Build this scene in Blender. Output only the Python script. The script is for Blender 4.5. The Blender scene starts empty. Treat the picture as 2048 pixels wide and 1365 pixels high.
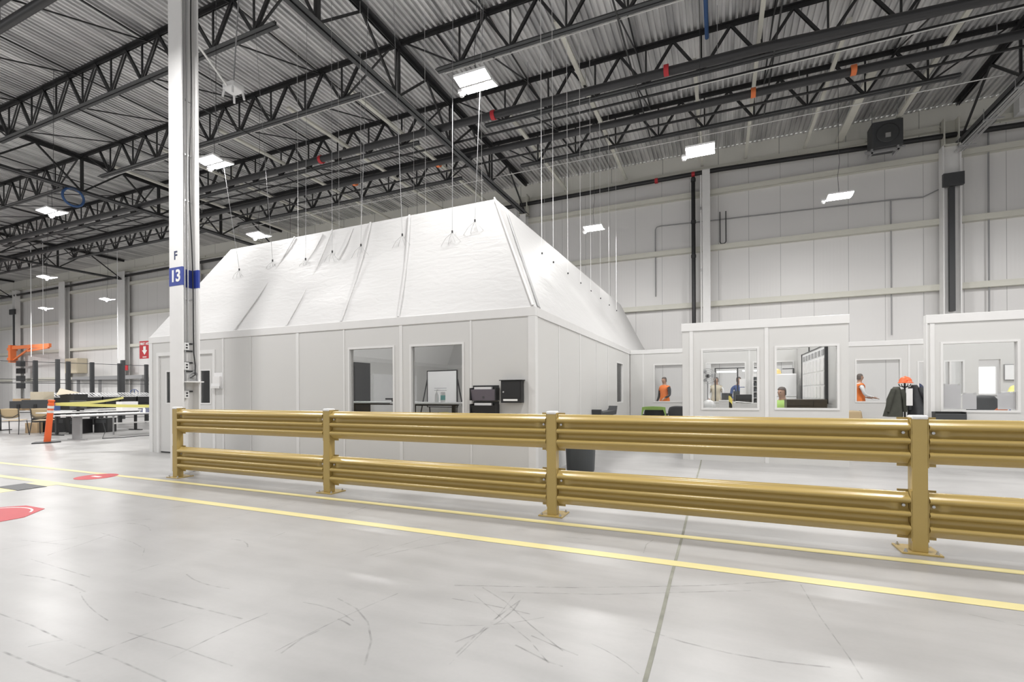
import bpy, bmesh, math, random
from mathutils import Vector, Matrix, noise

# ------------------------------------------------------------------ camera, world, exposure
scene = bpy.context.scene
COL = scene.collection
YAW, ROLL, CAM_H, FPX, HORIZON = 0.4067, -0.0055, 1.2893, 960.98, 784.79
cam_data = bpy.data.cameras.new('camera')
cam_data.sensor_width = 36.0
cam_data.lens = 36.0 * FPX / 2048.0
cam_data.clip_end = 300
dy = HORIZON - 682.5
cam_data.shift_x = math.sin(ROLL) * dy / 2048.0
cam_data.shift_y = math.cos(ROLL) * dy / 2048.0
cam = bpy.data.objects.new('camera', cam_data)
COL.objects.link(cam)
_F = Vector((-math.sin(YAW), math.cos(YAW), 0))
_R = Vector((math.cos(YAW), math.sin(YAW), 0))
_U = Vector((0, 0, 1))
_r2 = math.cos(ROLL) * _R + math.sin(ROLL) * _U
_u2 = -math.sin(ROLL) * _R + math.cos(ROLL) * _U
m = Matrix.Identity(4)
for i in range(3):
    m[i][0], m[i][1], m[i][2] = _r2[i], _u2[i], -_F[i]
m[2][3] = CAM_H
cam.matrix_world = m
scene.camera = cam

world = bpy.data.worlds.new('world')
scene.world = world
world.use_nodes = True
world.node_tree.nodes['Background'].inputs[0].default_value = (1.0, 0.99, 0.985, 1)
world.node_tree.nodes['Background'].inputs[1].default_value = 0.8
LAMP = 245.0

scene.view_settings.view_transform = 'Standard'
scene.view_settings.look = 'None'
scene.view_settings.exposure = 0.08
scene.view_settings.gamma = 1.0
scene.view_settings.use_curve_mapping = False
scene.cycles.use_denoising = True
scene.cycles.max_bounces = 8
scene.cycles.diffuse_bounces = 5
scene.cycles.transparent_max_bounces = 16
scene.cycles.sample_clamp_indirect = 6.0

# ------------------------------------------------------------------ helpers
class MB:
    """collects simple solids, then links them as ONE mesh object"""
    def __init__(s):
        s.v, s.f, s.sm = [], [], []
    def poly(s, pts, faces, smooth=False):
        n = len(s.v)
        s.v += [tuple(p) for p in pts]
        for f in faces:
            s.f.append([i + n for i in f]); s.sm.append(smooth)
        return s
    def box(s, x0, x1, y0, y1, z0, z1):
        p = [(x, y, z) for z in (z0, z1) for y in (y0, y1) for x in (x0, x1)]
        return s.poly(p, [(0, 2, 3, 1), (4, 5, 7, 6), (0, 1, 5, 4), (2, 6, 7, 3), (0, 4, 6, 2), (1, 3, 7, 5)])
    def cbox(s, c, d):
        return s.box(c[0]-d[0]/2, c[0]+d[0]/2, c[1]-d[1]/2, c[1]+d[1]/2, c[2]-d[2]/2, c[2]+d[2]/2)
    def bar(s, p, q, w, h, up=(0, 0, 1)):
        p, q = Vector(p), Vector(q)
        d = (q - p).normalized(); u = Vector(up)
        a = d.cross(u)
        if a.length < 1e-5: a = d.cross(Vector((0, 1, 0)))
        a.normalize(); b = a.cross(d).normalized()
        a *= w/2; b *= h/2
        pts = [e + i*a + j*b for e in (p, q) for j in (-1, 1) for i in (-1, 1)]
        return s.poly(pts, [(0, 1, 3, 2), (4, 6, 7, 5), (0, 4, 5, 1), (2, 3, 7, 6), (0, 2, 6, 4), (1, 5, 7, 3)])
    def tube(s, pts, r, n=8, cap=True):
        pts = [Vector(p) for p in pts]
        rr = r if isinstance(r, (list, tuple)) else [r]*len(pts)
        rings = []; prev = None
        for i, p in enumerate(pts):
            d = (pts[min(i+1, len(pts)-1)] - pts[max(i-1, 0)])
            if d.length < 1e-9: d = Vector((0, 0, 1))
            d.normalize()
            if prev is None:
                a = d.cross(Vector((0, 0, 1)))
                if a.length < 1e-4: a = d.cross(Vector((1, 0, 0)))
            else:
                a = prev - d*prev.dot(d)
            a.normalize(); prev = a; b = d.cross(a)
            rings.append([p + rr[i]*(math.cos(2*math.pi*k/n)*a + math.sin(2*math.pi*k/n)*b) for k in range(n)])
        vs = [v for R_ in rings for v in R_]; fs = []
        for i in range(len(pts)-1):
            for k in range(n):
                fs.append((i*n+k, i*n+(k+1) % n, (i+1)*n+(k+1) % n, (i+1)*n+k))
        s.poly(vs, fs, n > 5)
        if cap:
            s.poly(rings[0], [tuple(range(n))[::-1]]); s.poly(rings[-1], [tuple(range(n))])
        return s
    def lathe(s, prof, c=(0, 0, 0), n=20, smooth=True, caps=True):
        c = Vector(c); vs = []; fs = []
        for r, z in prof:
            vs += [c + Vector((r*math.cos(2*math.pi*k/n), r*math.sin(2*math.pi*k/n), z)) for k in range(n)]
        for i in range(len(prof)-1):
            for k in range(n):
                fs.append((i*n+k, i*n+(k+1) % n, (i+1)*n+(k+1) % n, (i+1)*n+k))
        s.poly(vs, fs, smooth)
        if caps:
            s.poly(vs[:n], [tuple(range(n))[::-1]]); s.poly(vs[-n:], [tuple(range(n))])
        return s
    def extrude(s, pts2, axis, a0, a1, smooth=False, closed=True):
        """2-D polygon swept along an axis ('x': pts are (y,z); 'y': (x,z); 'z': (x,y))"""
        def P(p, a):
            return {'x': (a, p[0], p[1]), 'y': (p[0], a, p[1]), 'z': (p[0], p[1], a)}[axis]
        n = len(pts2)
        vs = [P(p, a0) for p in pts2] + [P(p, a1) for p in pts2]
        k = n if closed else n-1
        s.poly(vs, [(i, (i+1) % n, (i+1) % n+n, i+n) for i in range(k)], smooth)
        if closed:
            s.poly(vs[:n], [tuple(range(n))[::-1]]); s.poly(vs[n:], [tuple(range(n))])
        return s
    def ball(s, c, r, n=12, m=8, sc=(1, 1, 1)):
        prof = [(max(1e-4, r*math.sin(math.pi*i/m)), -r*math.cos(math.pi*i/m)) for i in range(m+1)]
        k = len(s.v); s.lathe(prof, (0, 0, 0), n, True, False)
        for i in range(k, len(s.v)):
            v = s.v[i]; s.v[i] = (c[0]+v[0]*sc[0], c[1]+v[1]*sc[1], c[2]+v[2]*sc[2])
        return s
    def wall(s, axis, t0, t1, a0, a1, z0, z1, holes=()):
        """upright slab along 'x' (thickness in y) or 'y' (thickness in x) with rectangular openings"""
        def B(p, q, lo, hi):
            if q-p > 1e-4 and hi-lo > 1e-4:
                if axis == 'x': s.box(p, q, t0, t1, lo, hi)
                else: s.box(t0, t1, p, q, lo, hi)
        cur = a0
        for h in sorted(holes):
            B(cur, h[0], z0, z1); B(h[0], h[1], z0, h[2]); B(h[0], h[1], h[3], z1); cur = h[1]
        B(cur, a1, z0, z1)
        return s
    def build(s, name, mat, parent=None, bevel=0, recalc=True):
        me = bpy.data.meshes.new(name)
        me.from_pydata([tuple(v) for v in s.v], [], s.f)
        me.polygons.foreach_set('use_smooth', s.sm)
        if recalc:
            bm = bmesh.new(); bm.from_mesh(me)
            bmesh.ops.recalc_face_normals(bm, faces=bm.faces)
            bm.to_mesh(me); bm.free()
        me.materials.append(mat)
        o = bpy.data.objects.new(name, me); COL.objects.link(o); LAST[0] = o
        if parent is not None: o.parent = parent
        if bevel:
            b = o.modifiers.new('bevel', 'BEVEL'); b.width = bevel; b.segments = 2; b.limit_method = 'ANGLE'
        return o

LAST = [None]
def place(o, loc, rot=(math.pi/2, 0, 0)):
    o.location = loc; o.rotation_euler = rot
def tag(o, label, cat, group=None, kind=None):
    o['label'] = label; o['category'] = cat
    if group: o['group'] = group
    if kind: o['kind'] = kind
    return o
def thing(name, label, cat, loc=(0, 0, 0), rz=0, group=None):
    o = bpy.data.objects.new(name, None); COL.objects.link(o)
    o.empty_display_size = 0.1
    o.location = loc; o.rotation_euler = (0, 0, rz)
    return tag(o, label, cat, group)
def struct(o):
    o['kind'] = 'structure'; return o
def dup(root, loc, label, rz=None, group=None):
    r = root.copy(); COL.objects.link(r); r.location = loc
    if rz is not None: r.rotation_euler = (0, 0, rz)
    r['label'] = label
    if group: r['group'] = group
    def rec(a, b):
        for ch in list(a.children):
            c = ch.copy(); COL.objects.link(c); c.parent = b
            rec(ch, c)
    rec(root, r)
    return r
def text(name, body, mat, parent, loc, size, rot=(math.pi/2, 0, 0), align='CENTER', bold=0.0):
    cu = bpy.data.curves.new(name, 'FONT'); cu.body = body; cu.size = size; cu.extrude = 0.002
    cu.align_x = align; cu.align_y = 'CENTER'; cu.offset = bold
    cu.materials.append(mat)
    o = bpy.data.objects.new(name, cu); COL.objects.link(o)
    me = bpy.data.meshes.new_from_object(o.evaluated_get(bpy.context.evaluated_depsgraph_get()))
    bpy.data.objects.remove(o)
    me.name = name
    o = bpy.data.objects.new(name, me); COL.objects.link(o)
    o.location = loc; o.rotation_euler = rot; o.parent = parent
    return o

# ------------------------------------------------------------------ materials
def mat(name, col, rough=0.5, metal=0.0, spec=0.5, var=0.04, scale=6.0, bump=0.0, bscale=80.0, emit=None, trans=0.0):
    mt = bpy.data.materials.new(name); mt.use_nodes = True
    nt = mt.node_tree; b = nt.nodes['Principled BSDF']
    b.inputs['Roughness'].default_value = rough; b.inputs['Metallic'].default_value = metal
    b.inputs['Specular IOR Level'].default_value = spec
    tc = nt.nodes.new('ShaderNodeTexCoord'); nz = nt.nodes.new('ShaderNodeTexNoise')
    nz.inputs['Scale'].default_value = scale; nz.inputs['Detail'].default_value = 4
    nt.links.new(tc.outputs['Object'], nz.inputs['Vector'])
    mx = nt.nodes.new('ShaderNodeMix'); mx.data_type = 'RGBA'
    mx.inputs['A'].default_value = tuple(max(0, c*(1-var)) for c in col)+(1,)
    mx.inputs['B'].default_value = tuple(min(1, c*(1+var)) for c in col)+(1,)
    nt.links.new(nz.outputs['Fac'], mx.inputs['Factor'])
    nt.links.new(mx.outputs['Result'], b.inputs['Base Color'])
    if bump:
        n2 = nt.nodes.new('ShaderNodeTexNoise'); n2.inputs['Scale'].default_value = bscale
        nt.links.new(tc.outputs['Object'], n2.inputs['Vector'])
        bp = nt.nodes.new('ShaderNodeBump'); bp.inputs['Strength'].default_value = bump; bp.inputs['Distance'].default_value = 0.01
        nt.links.new(n2.outputs['Fac'], bp.inputs['Height']); nt.links.new(bp.outputs['Normal'], b.inputs['Normal'])
    if emit is not None:
        b.inputs['Emission Color'].default_value = (1, 0.985, 0.97, 1); b.inputs['Emission Strength'].default_value = emit
    return mt
M = {}
M['black_steel'] = mat('black_painted_steel', (0.022, 0.022, 0.023), 0.45)
M['dark_steel'] = mat('dark_grey_steel', (0.05, 0.052, 0.054), 0.5)
M['pipe'] = mat('dark_pipe', (0.03, 0.03, 0.032), 0.4)
M['cream'] = mat('cream_primer_steel', (0.66, 0.65, 0.58), 0.5)
M['white_steel'] = mat('white_painted_steel', (0.80, 0.795, 0.785), 0.4)
M['white'] = mat('white_plastic', (0.82, 0.82, 0.82), 0.4)
M['panel'] = mat('office_panel', (0.62, 0.615, 0.60), 0.38, var=0.012, scale=1.5)
M['trimw'] = mat('office_trim', (0.72, 0.715, 0.705), 0.35)
M['yellow'] = mat('safety_yellow_enamel', (0.43, 0.312, 0.105), 0.27, var=0.03, scale=9)
M['blue'] = mat('blue_paint', (0.035, 0.06, 0.30), 0.4)
M['navy'] = mat('navy_ink', (0.02, 0.03, 0.09), 0.5)
M['ink_white'] = mat('white_lettering', (0.85, 0.85, 0.83), 0.5)
M['orange'] = mat('orange_plastic', (0.80, 0.13, 0.03), 0.45)
M['orange_paint'] = mat('orange_paint', (0.78, 0.20, 0.06), 0.5)
M['red'] = mat('red_sign_paint', (0.50, 0.025, 0.035), 0.5, var=0.12, scale=9)
M['black'] = mat('black_plastic', (0.015, 0.015, 0.016), 0.4)
M['charcoal'] = mat('charcoal_plastic', (0.05, 0.052, 0.055), 0.5)
M['bin_grey'] = mat('grey_bin_plastic', (0.055, 0.06, 0.063), 0.42)
M['grey'] = mat('grey_metal', (0.32, 0.32, 0.325), 0.4)
M['steel'] = mat('zinc_steel', (0.55, 0.55, 0.55), 0.3, metal=0.8)
M['conduit'] = mat('galvanised_conduit', (0.6, 0.6, 0.6), 0.28, metal=0.7)
M['tan'] = mat('tan_plastic', (0.52, 0.40, 0.24), 0.5)
M['card'] = mat('cardboard', (0.50, 0.36, 0.22), 0.8)
M['kraft'] = mat('pale_packing_paper', (0.62, 0.55, 0.42), 0.8)
M['laminate'] = mat('white_laminate', (0.72, 0.72, 0.72), 0.35)
M['paper'] = mat('paper', (0.80, 0.79, 0.78), 0.7)
M['lime'] = mat('hi_vis_lime_fabric', (0.45, 0.68, 0.20), 0.8)
M['hiorange'] = mat('hi_vis_orange_fabric', (0.85, 0.22, 0.05), 0.8)
M['tape_yellow'] = mat('caution_tape', (0.75, 0.70, 0.22), 0.5)
M['cloth_dark'] = mat('dark_olive_cloth', (0.06, 0.062, 0.05), 0.9, var=0.25, scale=12)
M['cloth_grey'] = mat('dark_grey_cloth', (0.05, 0.052, 0.055), 0.9, var=0.2, scale=12)
M['skin'] = mat('skin', (0.45, 0.27, 0.19), 0.55)
M['hair'] = mat('grey_brown_hair', (0.12, 0.10, 0.09), 0.8)
M['brown'] = mat('dark_brown_wood', (0.075, 0.06, 0.045), 0.35, var=0.2, scale=3)
M['blue_cloth'] = mat('blue_cloth', (0.06, 0.10, 0.25), 0.85)
M['steelblue'] = mat('blue_strap', (0.04, 0.10, 0.25), 0.6)
M['led'] = mat('led_panel', (0.9, 0.9, 0.9), 0.5, emit=LAMP)
M['led_soft'] = mat('task_light_tube', (0.9, 0.9, 0.9), 0.5, emit=4.0)
M['daylight'] = mat('daylight_pane', (0.9, 0.9, 0.9), 0.5, emit=2.0)
M['tape_floor'] = mat('yellow_floor_tape', (0.70, 0.62, 0.31), 0.4, var=0.08, scale=3)

def glass_mat(name, tint, gloss):
    g = bpy.data.materials.new(name); g.use_nodes = True; nt = g.node_tree; nt.nodes.clear()
    out = nt.nodes.new('ShaderNodeOutputMaterial'); mx = nt.nodes.new('ShaderNodeMixShader')
    tr = nt.nodes.new('ShaderNodeBsdfTransparent'); tr.inputs[0].default_value = tint
    gl = nt.nodes.new('ShaderNodeBsdfGlossy'); gl.inputs['Roughness'].default_value = 0.03
    fr = nt.nodes.new('ShaderNodeFresnel'); fr.inputs[0].default_value = gloss
    nt.links.new(fr.outputs[0], mx.inputs[0]); nt.links.new(tr.outputs[0], mx.inputs[1]); nt.links.new(gl.outputs[0], mx.inputs[2])
    nt.links.new(mx.outputs[0], out.inputs[0])
    return g
M['glass'] = glass_mat('window_glass', (0.98, 0.985, 0.985, 1), 1.30)
M['glass_grey'] = glass_mat('grey_door_glass', (0.75, 0.76, 0.77, 1), 1.5)
M['mesh'] = glass_mat('fine_wire_mesh', (0.95, 0.95, 0.95, 1), 1.05)

def floor_mat():
    f = bpy.data.materials.new('sealed_concrete'); f.use_nodes = True; nt = f.node_tree; b = nt.nodes['Principled BSDF']
    tc = nt.nodes.new('ShaderNodeTexCoord')
    def nz(scale, detail=6, sc=(1, 1, 1), dist=0.0, rot=0.0):
        mp = nt.nodes.new('ShaderNodeMapping'); mp.inputs['Scale'].default_value = sc; mp.inputs['Rotation'].default_value = (0, 0, rot)
        nt.links.new(tc.outputs['Object'], mp.inputs['Vector'])
        n = nt.nodes.new('ShaderNodeTexNoise'); n.inputs['Scale'].default_value = scale; n.inputs['Detail'].default_value = detail
        n.inputs['Distortion'].default_value = dist
        nt.links.new(mp.outputs[0], n.inputs['Vector']); return n
    def ramp(n, lo, hi, a, c):
        r = nt.nodes.new('ShaderNodeValToRGB'); r.color_ramp.elements[0].position = lo; r.color_ramp.elements[1].position = hi
        r.color_ramp.elements[0].color = (a, a, a, 1); r.color_ramp.elements[1].color = (c, c, c, 1)
        nt.links.new(n.outputs['Fac'], r.inputs[0]); return r
    def mul(a, c):
        x = nt.nodes.new('ShaderNodeMix'); x.data_type = 'RGBA'; x.blend_type = 'MULTIPLY'; x.inputs['Factor'].default_value = 1
        nt.links.new(a, x.inputs['A']); nt.links.new(c, x.inputs['B']); return x.outputs['Result']
    base = ramp(nz(0.55, 5, dist=0.6), 0.3, 0.7, 0.40, 0.44)
    blot = ramp(nz(2.2, 7, (1, 1.6, 1), 0.3), 0.25, 0.65, 0.885, 1.0)
    streak = ramp(nz(2.4, 6, (0.3, 2.4, 1), 0.2, 0.5), 0.25, 0.60, 0.90, 1.0)
    fine = ramp(nz(40, 3), 0.35, 0.6, 0.985, 1.0)
    c = mul(mul(mul(base.outputs[0], blot.outputs[0]), streak.outputs[0]), fine.outputs[0])
    tint = nt.nodes.new('ShaderNodeRGB'); tint.outputs[0].default_value = (1.0, 0.985, 0.97, 1)
    nt.links.new(mul(c, tint.outputs[0]), b.inputs['Base Color'])
    rr = ramp(nz(1.1, 6), 0.3, 0.7, 0.28, 0.38)
    nt.links.new(rr.outputs[0], b.inputs['Roughness'])
    b.inputs['Specular IOR Level'].default_value = 0.55
    bp = nt.nodes.new('ShaderNodeBump'); bp.inputs['Strength'].default_value = 0.03; bp.inputs['Distance'].default_value = 0.004
    nt.links.new(nz(9, 4).outputs['Fac'], bp.inputs['Height']); nt.links.new(bp.outputs[0], b.inputs['Normal'])
    return f
M['floor'] = floor_mat()

def wall_mat(name, col, pitch, axis='X'):
    f = bpy.data.materials.new(name); f.use_nodes = True; nt = f.node_tree; b = nt.nodes['Principled BSDF']
    tc = nt.nodes.new('ShaderNodeTexCoord'); sp = nt.nodes.new('ShaderNodeSeparateXYZ')
    nt.links.new(tc.outputs['Object'], sp.inputs[0])
    def mth(op, a, v=None, w=None):
        n = nt.nodes.new('ShaderNodeMath'); n.operation = op
        if a is not None: nt.links.new(a, n.inputs[0])
        if v is not None: n.inputs[1].default_value = v
        if w is not None: nt.links.new(w, n.inputs[1])
        return n.outputs[0]
    fr = mth('FRACT', mth('DIVIDE', sp.outputs[axis], pitch))
    seam = mth('LESS_THAN', fr, 0.014)
    rib = mth('SINE', mth('MULTIPLY', sp.outputs[axis], 2*math.pi/0.105))
    mx = nt.nodes.new('ShaderNodeMix'); mx.data_type = 'RGBA'
    mx.inputs['A'].default_value = col+(1,); mx.inputs['B'].default_value = tuple(c*0.55 for c in col)+(1,)
    nt.links.new(seam, mx.inputs['Factor'])
    nt.links.new(mx.outputs['Result'], b.inputs['Base Color'])
    b.inputs['Roughness'].default_value = 0.42
    bp = nt.nodes.new('ShaderNodeBump'); bp.inputs['Strength'].default_value = 0.12; bp.inputs['Distance'].default_value = 0.004
    nt.links.new(rib, bp.inputs['Height']); nt.links.new(bp.outputs[0], b.inputs['Normal'])
    return f
M['wall'] = wall_mat('insulated_metal_panel', (0.74, 0.73, 0.72), 1.07)
M['wall_side'] = wall_mat('insulated_metal_panel_side', (0.74, 0.73, 0.72), 1.07, 'Y')
M['header'] = wall_mat('cream_header_panel', (0.80, 0.79, 0.73), 2.1)

def deck_mat():
    f = bpy.data.materials.new('galvanised_deck'); f.use_nodes = True; nt = f.node_tree; b = nt.nodes['Principled BSDF']
    tc = nt.nodes.new('ShaderNodeTexCoord'); mp = nt.nodes.new('ShaderNodeMapping'); mp.inputs['Scale'].default_value = (3.2, 0.30, 1)
    nt.links.new(tc.outputs['Object'], mp.inputs[0])
    n = nt.nodes.new('ShaderNodeTexNoise'); n.inputs['Scale'].default_value = 1.0; n.inputs['Detail'].default_value = 3; n.inputs['Distortion'].default_value = 0.3
    nt.links.new(mp.outputs[0], n.inputs['Vector'])
    r = nt.nodes.new('ShaderNodeValToRGB'); r.color_ramp.elements[0].position = 0.32; r.color_ramp.elements[1].position = 0.68
    r.color_ramp.elements[0].color = (0.46, 0.46, 0.465, 1); r.color_ramp.elements[1].color = (0.88, 0.875, 0.87, 1)
    nt.links.new(n.outputs['Fac'], r.inputs[0]); nt.links.new(r.outputs[0], b.inputs['Base Color'])
    r2 = nt.nodes.new('ShaderNodeValToRGB'); r2.color_ramp.elements[0].color = (0.28,)*3+(1,); r2.color_ramp.elements[1].color = (0.5,)*3+(1,)
    nt.links.new(n.outputs['Fac'], r2.inputs[0]); nt.links.new(r2.outputs[0], b.inputs['Roughness'])
    b.inputs['Metallic'].default_value = 0.55
    return f
M['deck'] = deck_mat()

def fabric_mat():
    f = bpy.data.materials.new('white_tarpaulin'); f.use_nodes = True; nt = f.node_tree; b = nt.nodes['Principled BSDF']
    out = [n for n in nt.nodes if n.type == 'OUTPUT_MATERIAL'][0]
    b.inputs['Base Color'].default_value = (0.62, 0.615, 0.61, 1); b.inputs['Roughness'].default_value = 0.5
    tc = nt.nodes.new('ShaderNodeTexCoord')
    mp = nt.nodes.new('ShaderNodeMapping'); mp.inputs['Scale'].default_value = (1, 1, 3.5)
    nt.links.new(tc.outputs['Object'], mp.inputs[0])
    n = nt.nodes.new('ShaderNodeTexNoise'); n.inputs['Scale'].default_value = 3.0; n.inputs['Detail'].default_value = 7; n.inputs['Distortion'].default_value = 0.8
    nt.links.new(mp.outputs[0], n.inputs['Vector'])
    bp = nt.nodes.new('ShaderNodeBump'); bp.inputs['Strength'].default_value = 0.24; bp.inputs['Distance'].default_value = 0.03
    nt.links.new(n.outputs['Fac'], bp.inputs['Height']); nt.links.new(bp.outputs[0], b.inputs['Normal'])
    tl = nt.nodes.new('ShaderNodeBsdfTranslucent'); tl.inputs[0].default_value = (0.8, 0.8, 0.78, 1)
    mx = nt.nodes.new('ShaderNodeMixShader'); mx.inputs[0].default_value = 0.14
    nt.links.new(b.outputs[0], mx.inputs[1]); nt.links.new(tl.outputs[0], mx.inputs[2]); nt.links.new(mx.outputs[0], out.inputs[0])
    return f
M['fabric'] = fabric_mat()

def thin_paper():
    f = bpy.data.materials.new('thin_paper'); f.use_nodes = True; nt = f.node_tree; b = nt.nodes['Principled BSDF']
    out = [n for n in nt.nodes if n.type == 'OUTPUT_MATERIAL'][0]
    tc = nt.nodes.new('ShaderNodeTexCoord'); n = nt.nodes.new('ShaderNodeTexNoise'); n.inputs['Scale'].default_value = 9
    nt.links.new(tc.outputs['Object'], n.inputs['Vector'])
    r = nt.nodes.new('ShaderNodeMapRange'); r.inputs[3].default_value = 0.80; r.inputs[4].default_value = 0.86
    nt.links.new(n.outputs['Fac'], r.inputs[0]); nt.links.new(r.outputs[0], b.inputs['Base Color'])
    tl = nt.nodes.new('ShaderNodeBsdfTranslucent'); tl.inputs[0].default_value = (0.85, 0.84, 0.86, 1)
    mx = nt.nodes.new('ShaderNodeMixShader'); mx.inputs[0].default_value = 0.5
    nt.links.new(b.outputs[0], mx.inputs[1]); nt.links.new(tl.outputs[0], mx.inputs[2]); nt.links.new(mx.outputs[0], out.inputs[0])
    return f
M['thin_paper'] = thin_paper()

def stripe_mat():
    f = bpy.data.materials.new('hazard_stripes'); f.use_nodes = True; nt = f.node_tree; b = nt.nodes['Principled BSDF']
    tc = nt.nodes.new('ShaderNodeTexCoord'); w = nt.nodes.new('ShaderNodeTexWave'); w.inputs['Scale'].default_value = 2.6
    w.bands_direction = 'DIAGONAL'; nt.links.new(tc.outputs['Object'], w.inputs['Vector'])
    r = nt.nodes.new('ShaderNodeValToRGB'); r.color_ramp.interpolation = 'CONSTANT'
    r.color_ramp.elements[0].color = (0.02, 0.02, 0.02, 1); r.color_ramp.elements[1].color = (0.8, 0.68, 0.15, 1); r.color_ramp.elements[1].position = 0.5
    nt.links.new(w.outputs['Fac'], r.inputs[0]); nt.links.new(r.outputs[0], b.inputs['Base Color'])
    return f
M['stripes'] = stripe_mat()
def scuff_mat():
    f = bpy.data.materials.new('rubber_scuff'); f.use_nodes = True; nt = f.node_tree
    b = nt.nodes['Principled BSDF']; b.inputs['Base Color'].default_value = (0.16, 0.16, 0.155, 1); b.inputs['Roughness'].default_value = 0.5
    tc = nt.nodes.new('ShaderNodeTexCoord'); n = nt.nodes.new('ShaderNodeTexNoise'); n.inputs['Scale'].default_value = 14; n.inputs['Detail'].default_value = 5
    nt.links.new(tc.outputs['Object'], n.inputs['Vector'])
    r = nt.nodes.new('ShaderNodeMapRange'); r.inputs[1].default_value = 0.35; r.inputs[2].default_value = 0.75; r.inputs[3].default_value = 0.0; r.inputs[4].default_value = 0.38
    nt.links.new(n.outputs['Fac'], r.inputs[0]); nt.links.new(r.outputs[0], b.inputs['Alpha'])
    return f
M['scuff'] = scuff_mat()
M['joint'] = mat('joint_filler', (0.24, 0.24, 0.20), 0.8, var=0.4, scale=9)

# ================================================================== THE SHELL
XL, XR, YB, YF = -68.0, 22.0, 20.62, -9.0     # far wall at YB
DECK = 10.80
fl = struct(MB().box(XL, XR, YF, YB, -0.2, 0).build('floor', M['floor']))
def strip(pts, w, z=0.0015):
    mb = MB()
    P = [Vector((p[0], p[1], z)) for p in pts]
    L, Rr = [], []
    for i, p in enumerate(P):
        d = (P[min(i+1, len(P)-1)] - P[max(i-1, 0)]).normalized(); a = Vector((-d.y, d.x, 0))*w/2
        L.append(p+a); Rr.append(p-a)
    n = len(P)
    mb.poly(L+Rr, [(i, i+1, n+i+1, n+i) for i in range(n-1)])
    return mb
# sawn joint, yellow tape lines, tyre scuffs: marks of the floor
strip([(-0.31 + 0.003*math.sin(i*1.7), -2+i*0.55) for i in range(42)], 0.022).build('floor_joint', M['joint'], fl)
strip([(-60, 3.84), (-20, 3.81), (-2, 3.77), (16, 3.86)], 0.115, 0.002).build('tape_line', M['tape_floor'], fl)
strip([(-60, 4.62), (-20, 4.55), (-2, 4.49), (16, 4.60)], 0.10, 0.002).build('tape_line', M['tape_floor'], fl)
MB().box(-9.25, -8.70, 2.6, 3.76, 0.0005, 0.0016).build('tape_square', M['tape_floor'], fl)
SC = [[(-5.31, 2.59), (-4.7, 2.53), (-4.40, 2.46), (-4.23, 2.35)], [(-4.95, 2.06), (-5.05, 2.35), (-5.15, 2.59)], [(-3.91, 2.1), (-3.89, 2.39)],
      [(-4.95, 1.96), (-4.08, 1.93)], [(-3.5, 1.9), (-2.51, 1.91)], [(-3.9, 1.4), (-3.54, 1.4), (-3.19, 1.38), (-2.7, 1.38), (-2.28, 1.36)],
      [(-2.94, 1.56), (-2.51, 1.57), (-2.12, 1.56)], [(-3.32, 1.2), (-2.91, 1.2), (-2.64, 1.21)],
      [(-1.44, 2.83), (-1.21, 2.69), (-0.97, 2.48), (-0.72, 2.29)], [(-1.44, 2.71), (-1.16, 2.5), (-0.91, 2.32), (-0.75, 2.16)],
      [(-0.96, 2.25), (-0.75, 2.17), (-0.68, 2.16)], [(-0.92, 2.37), (-0.74, 2.31), (-0.64, 2.28)], [(-1.18, 1.97), (-1.17, 2.46), (-1.2, 2.81)],
      [(-1.63, 2.79), (-0.88, 3.06), (-0.12, 3.41), (0.62, 3.83)], [(-1.3, 2.81), (-0.7, 3.02), (0.18, 3.45)],
      [(0.49, 3.68), (0.52, 3.2), (0.57, 2.75), (0.58, 2.58)], [(-2.0, 1.73), (-2.02, 1.87), (-2.0, 1.98)], [(-0.56, 3.92), (-0.57, 4.15), (-0.53, 4.32)]]
rs = random.Random(4)
for k in range(46):
    x0, y0 = rs.uniform(-6.5, 2.6), rs.uniform(1.0, 4.3); a = rs.choice((rs.uniform(-0.5, 0.3), rs.uniform(0.9, 1.7))); L = rs.uniform(0.12, 0.9); cv = rs.uniform(-0.5, 0.5)
    SC.append([(x0+L*q/4*math.cos(a+cv*q/4), y0+L*q/4*math.sin(a+cv*q/4)) for q in range(5)])
sc = MB()
for i, pl in enumerate(SC):
    t = strip(pl, (0.007, 0.011, 0.009)[i % 3], 0.001)
    sc.poly(t.v, t.f)
sc.build('scuff_marks', M['scuff'], fl)

# corrugated deck
dk = MB(); pitch = 0.1524; pr = []
x = XL
while x < XR:
    for dx, z in ((0, 0), (0.062, 0), (0.074, 0.070), (0.140, 0.070)):
        pr.append((x+dx, DECK+z))
    x += pitch
pr2 = pr + [(XR, DECK+0.09), (XL, DECK+0.09)]
dk.extrude(pr, 'y', YF, YB, closed=False)
dk.box(XL, XR, YF, YB, DECK+0.08, DECK+0.16)
struct(dk.build('ceiling', M['deck'], recalc=False))

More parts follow.
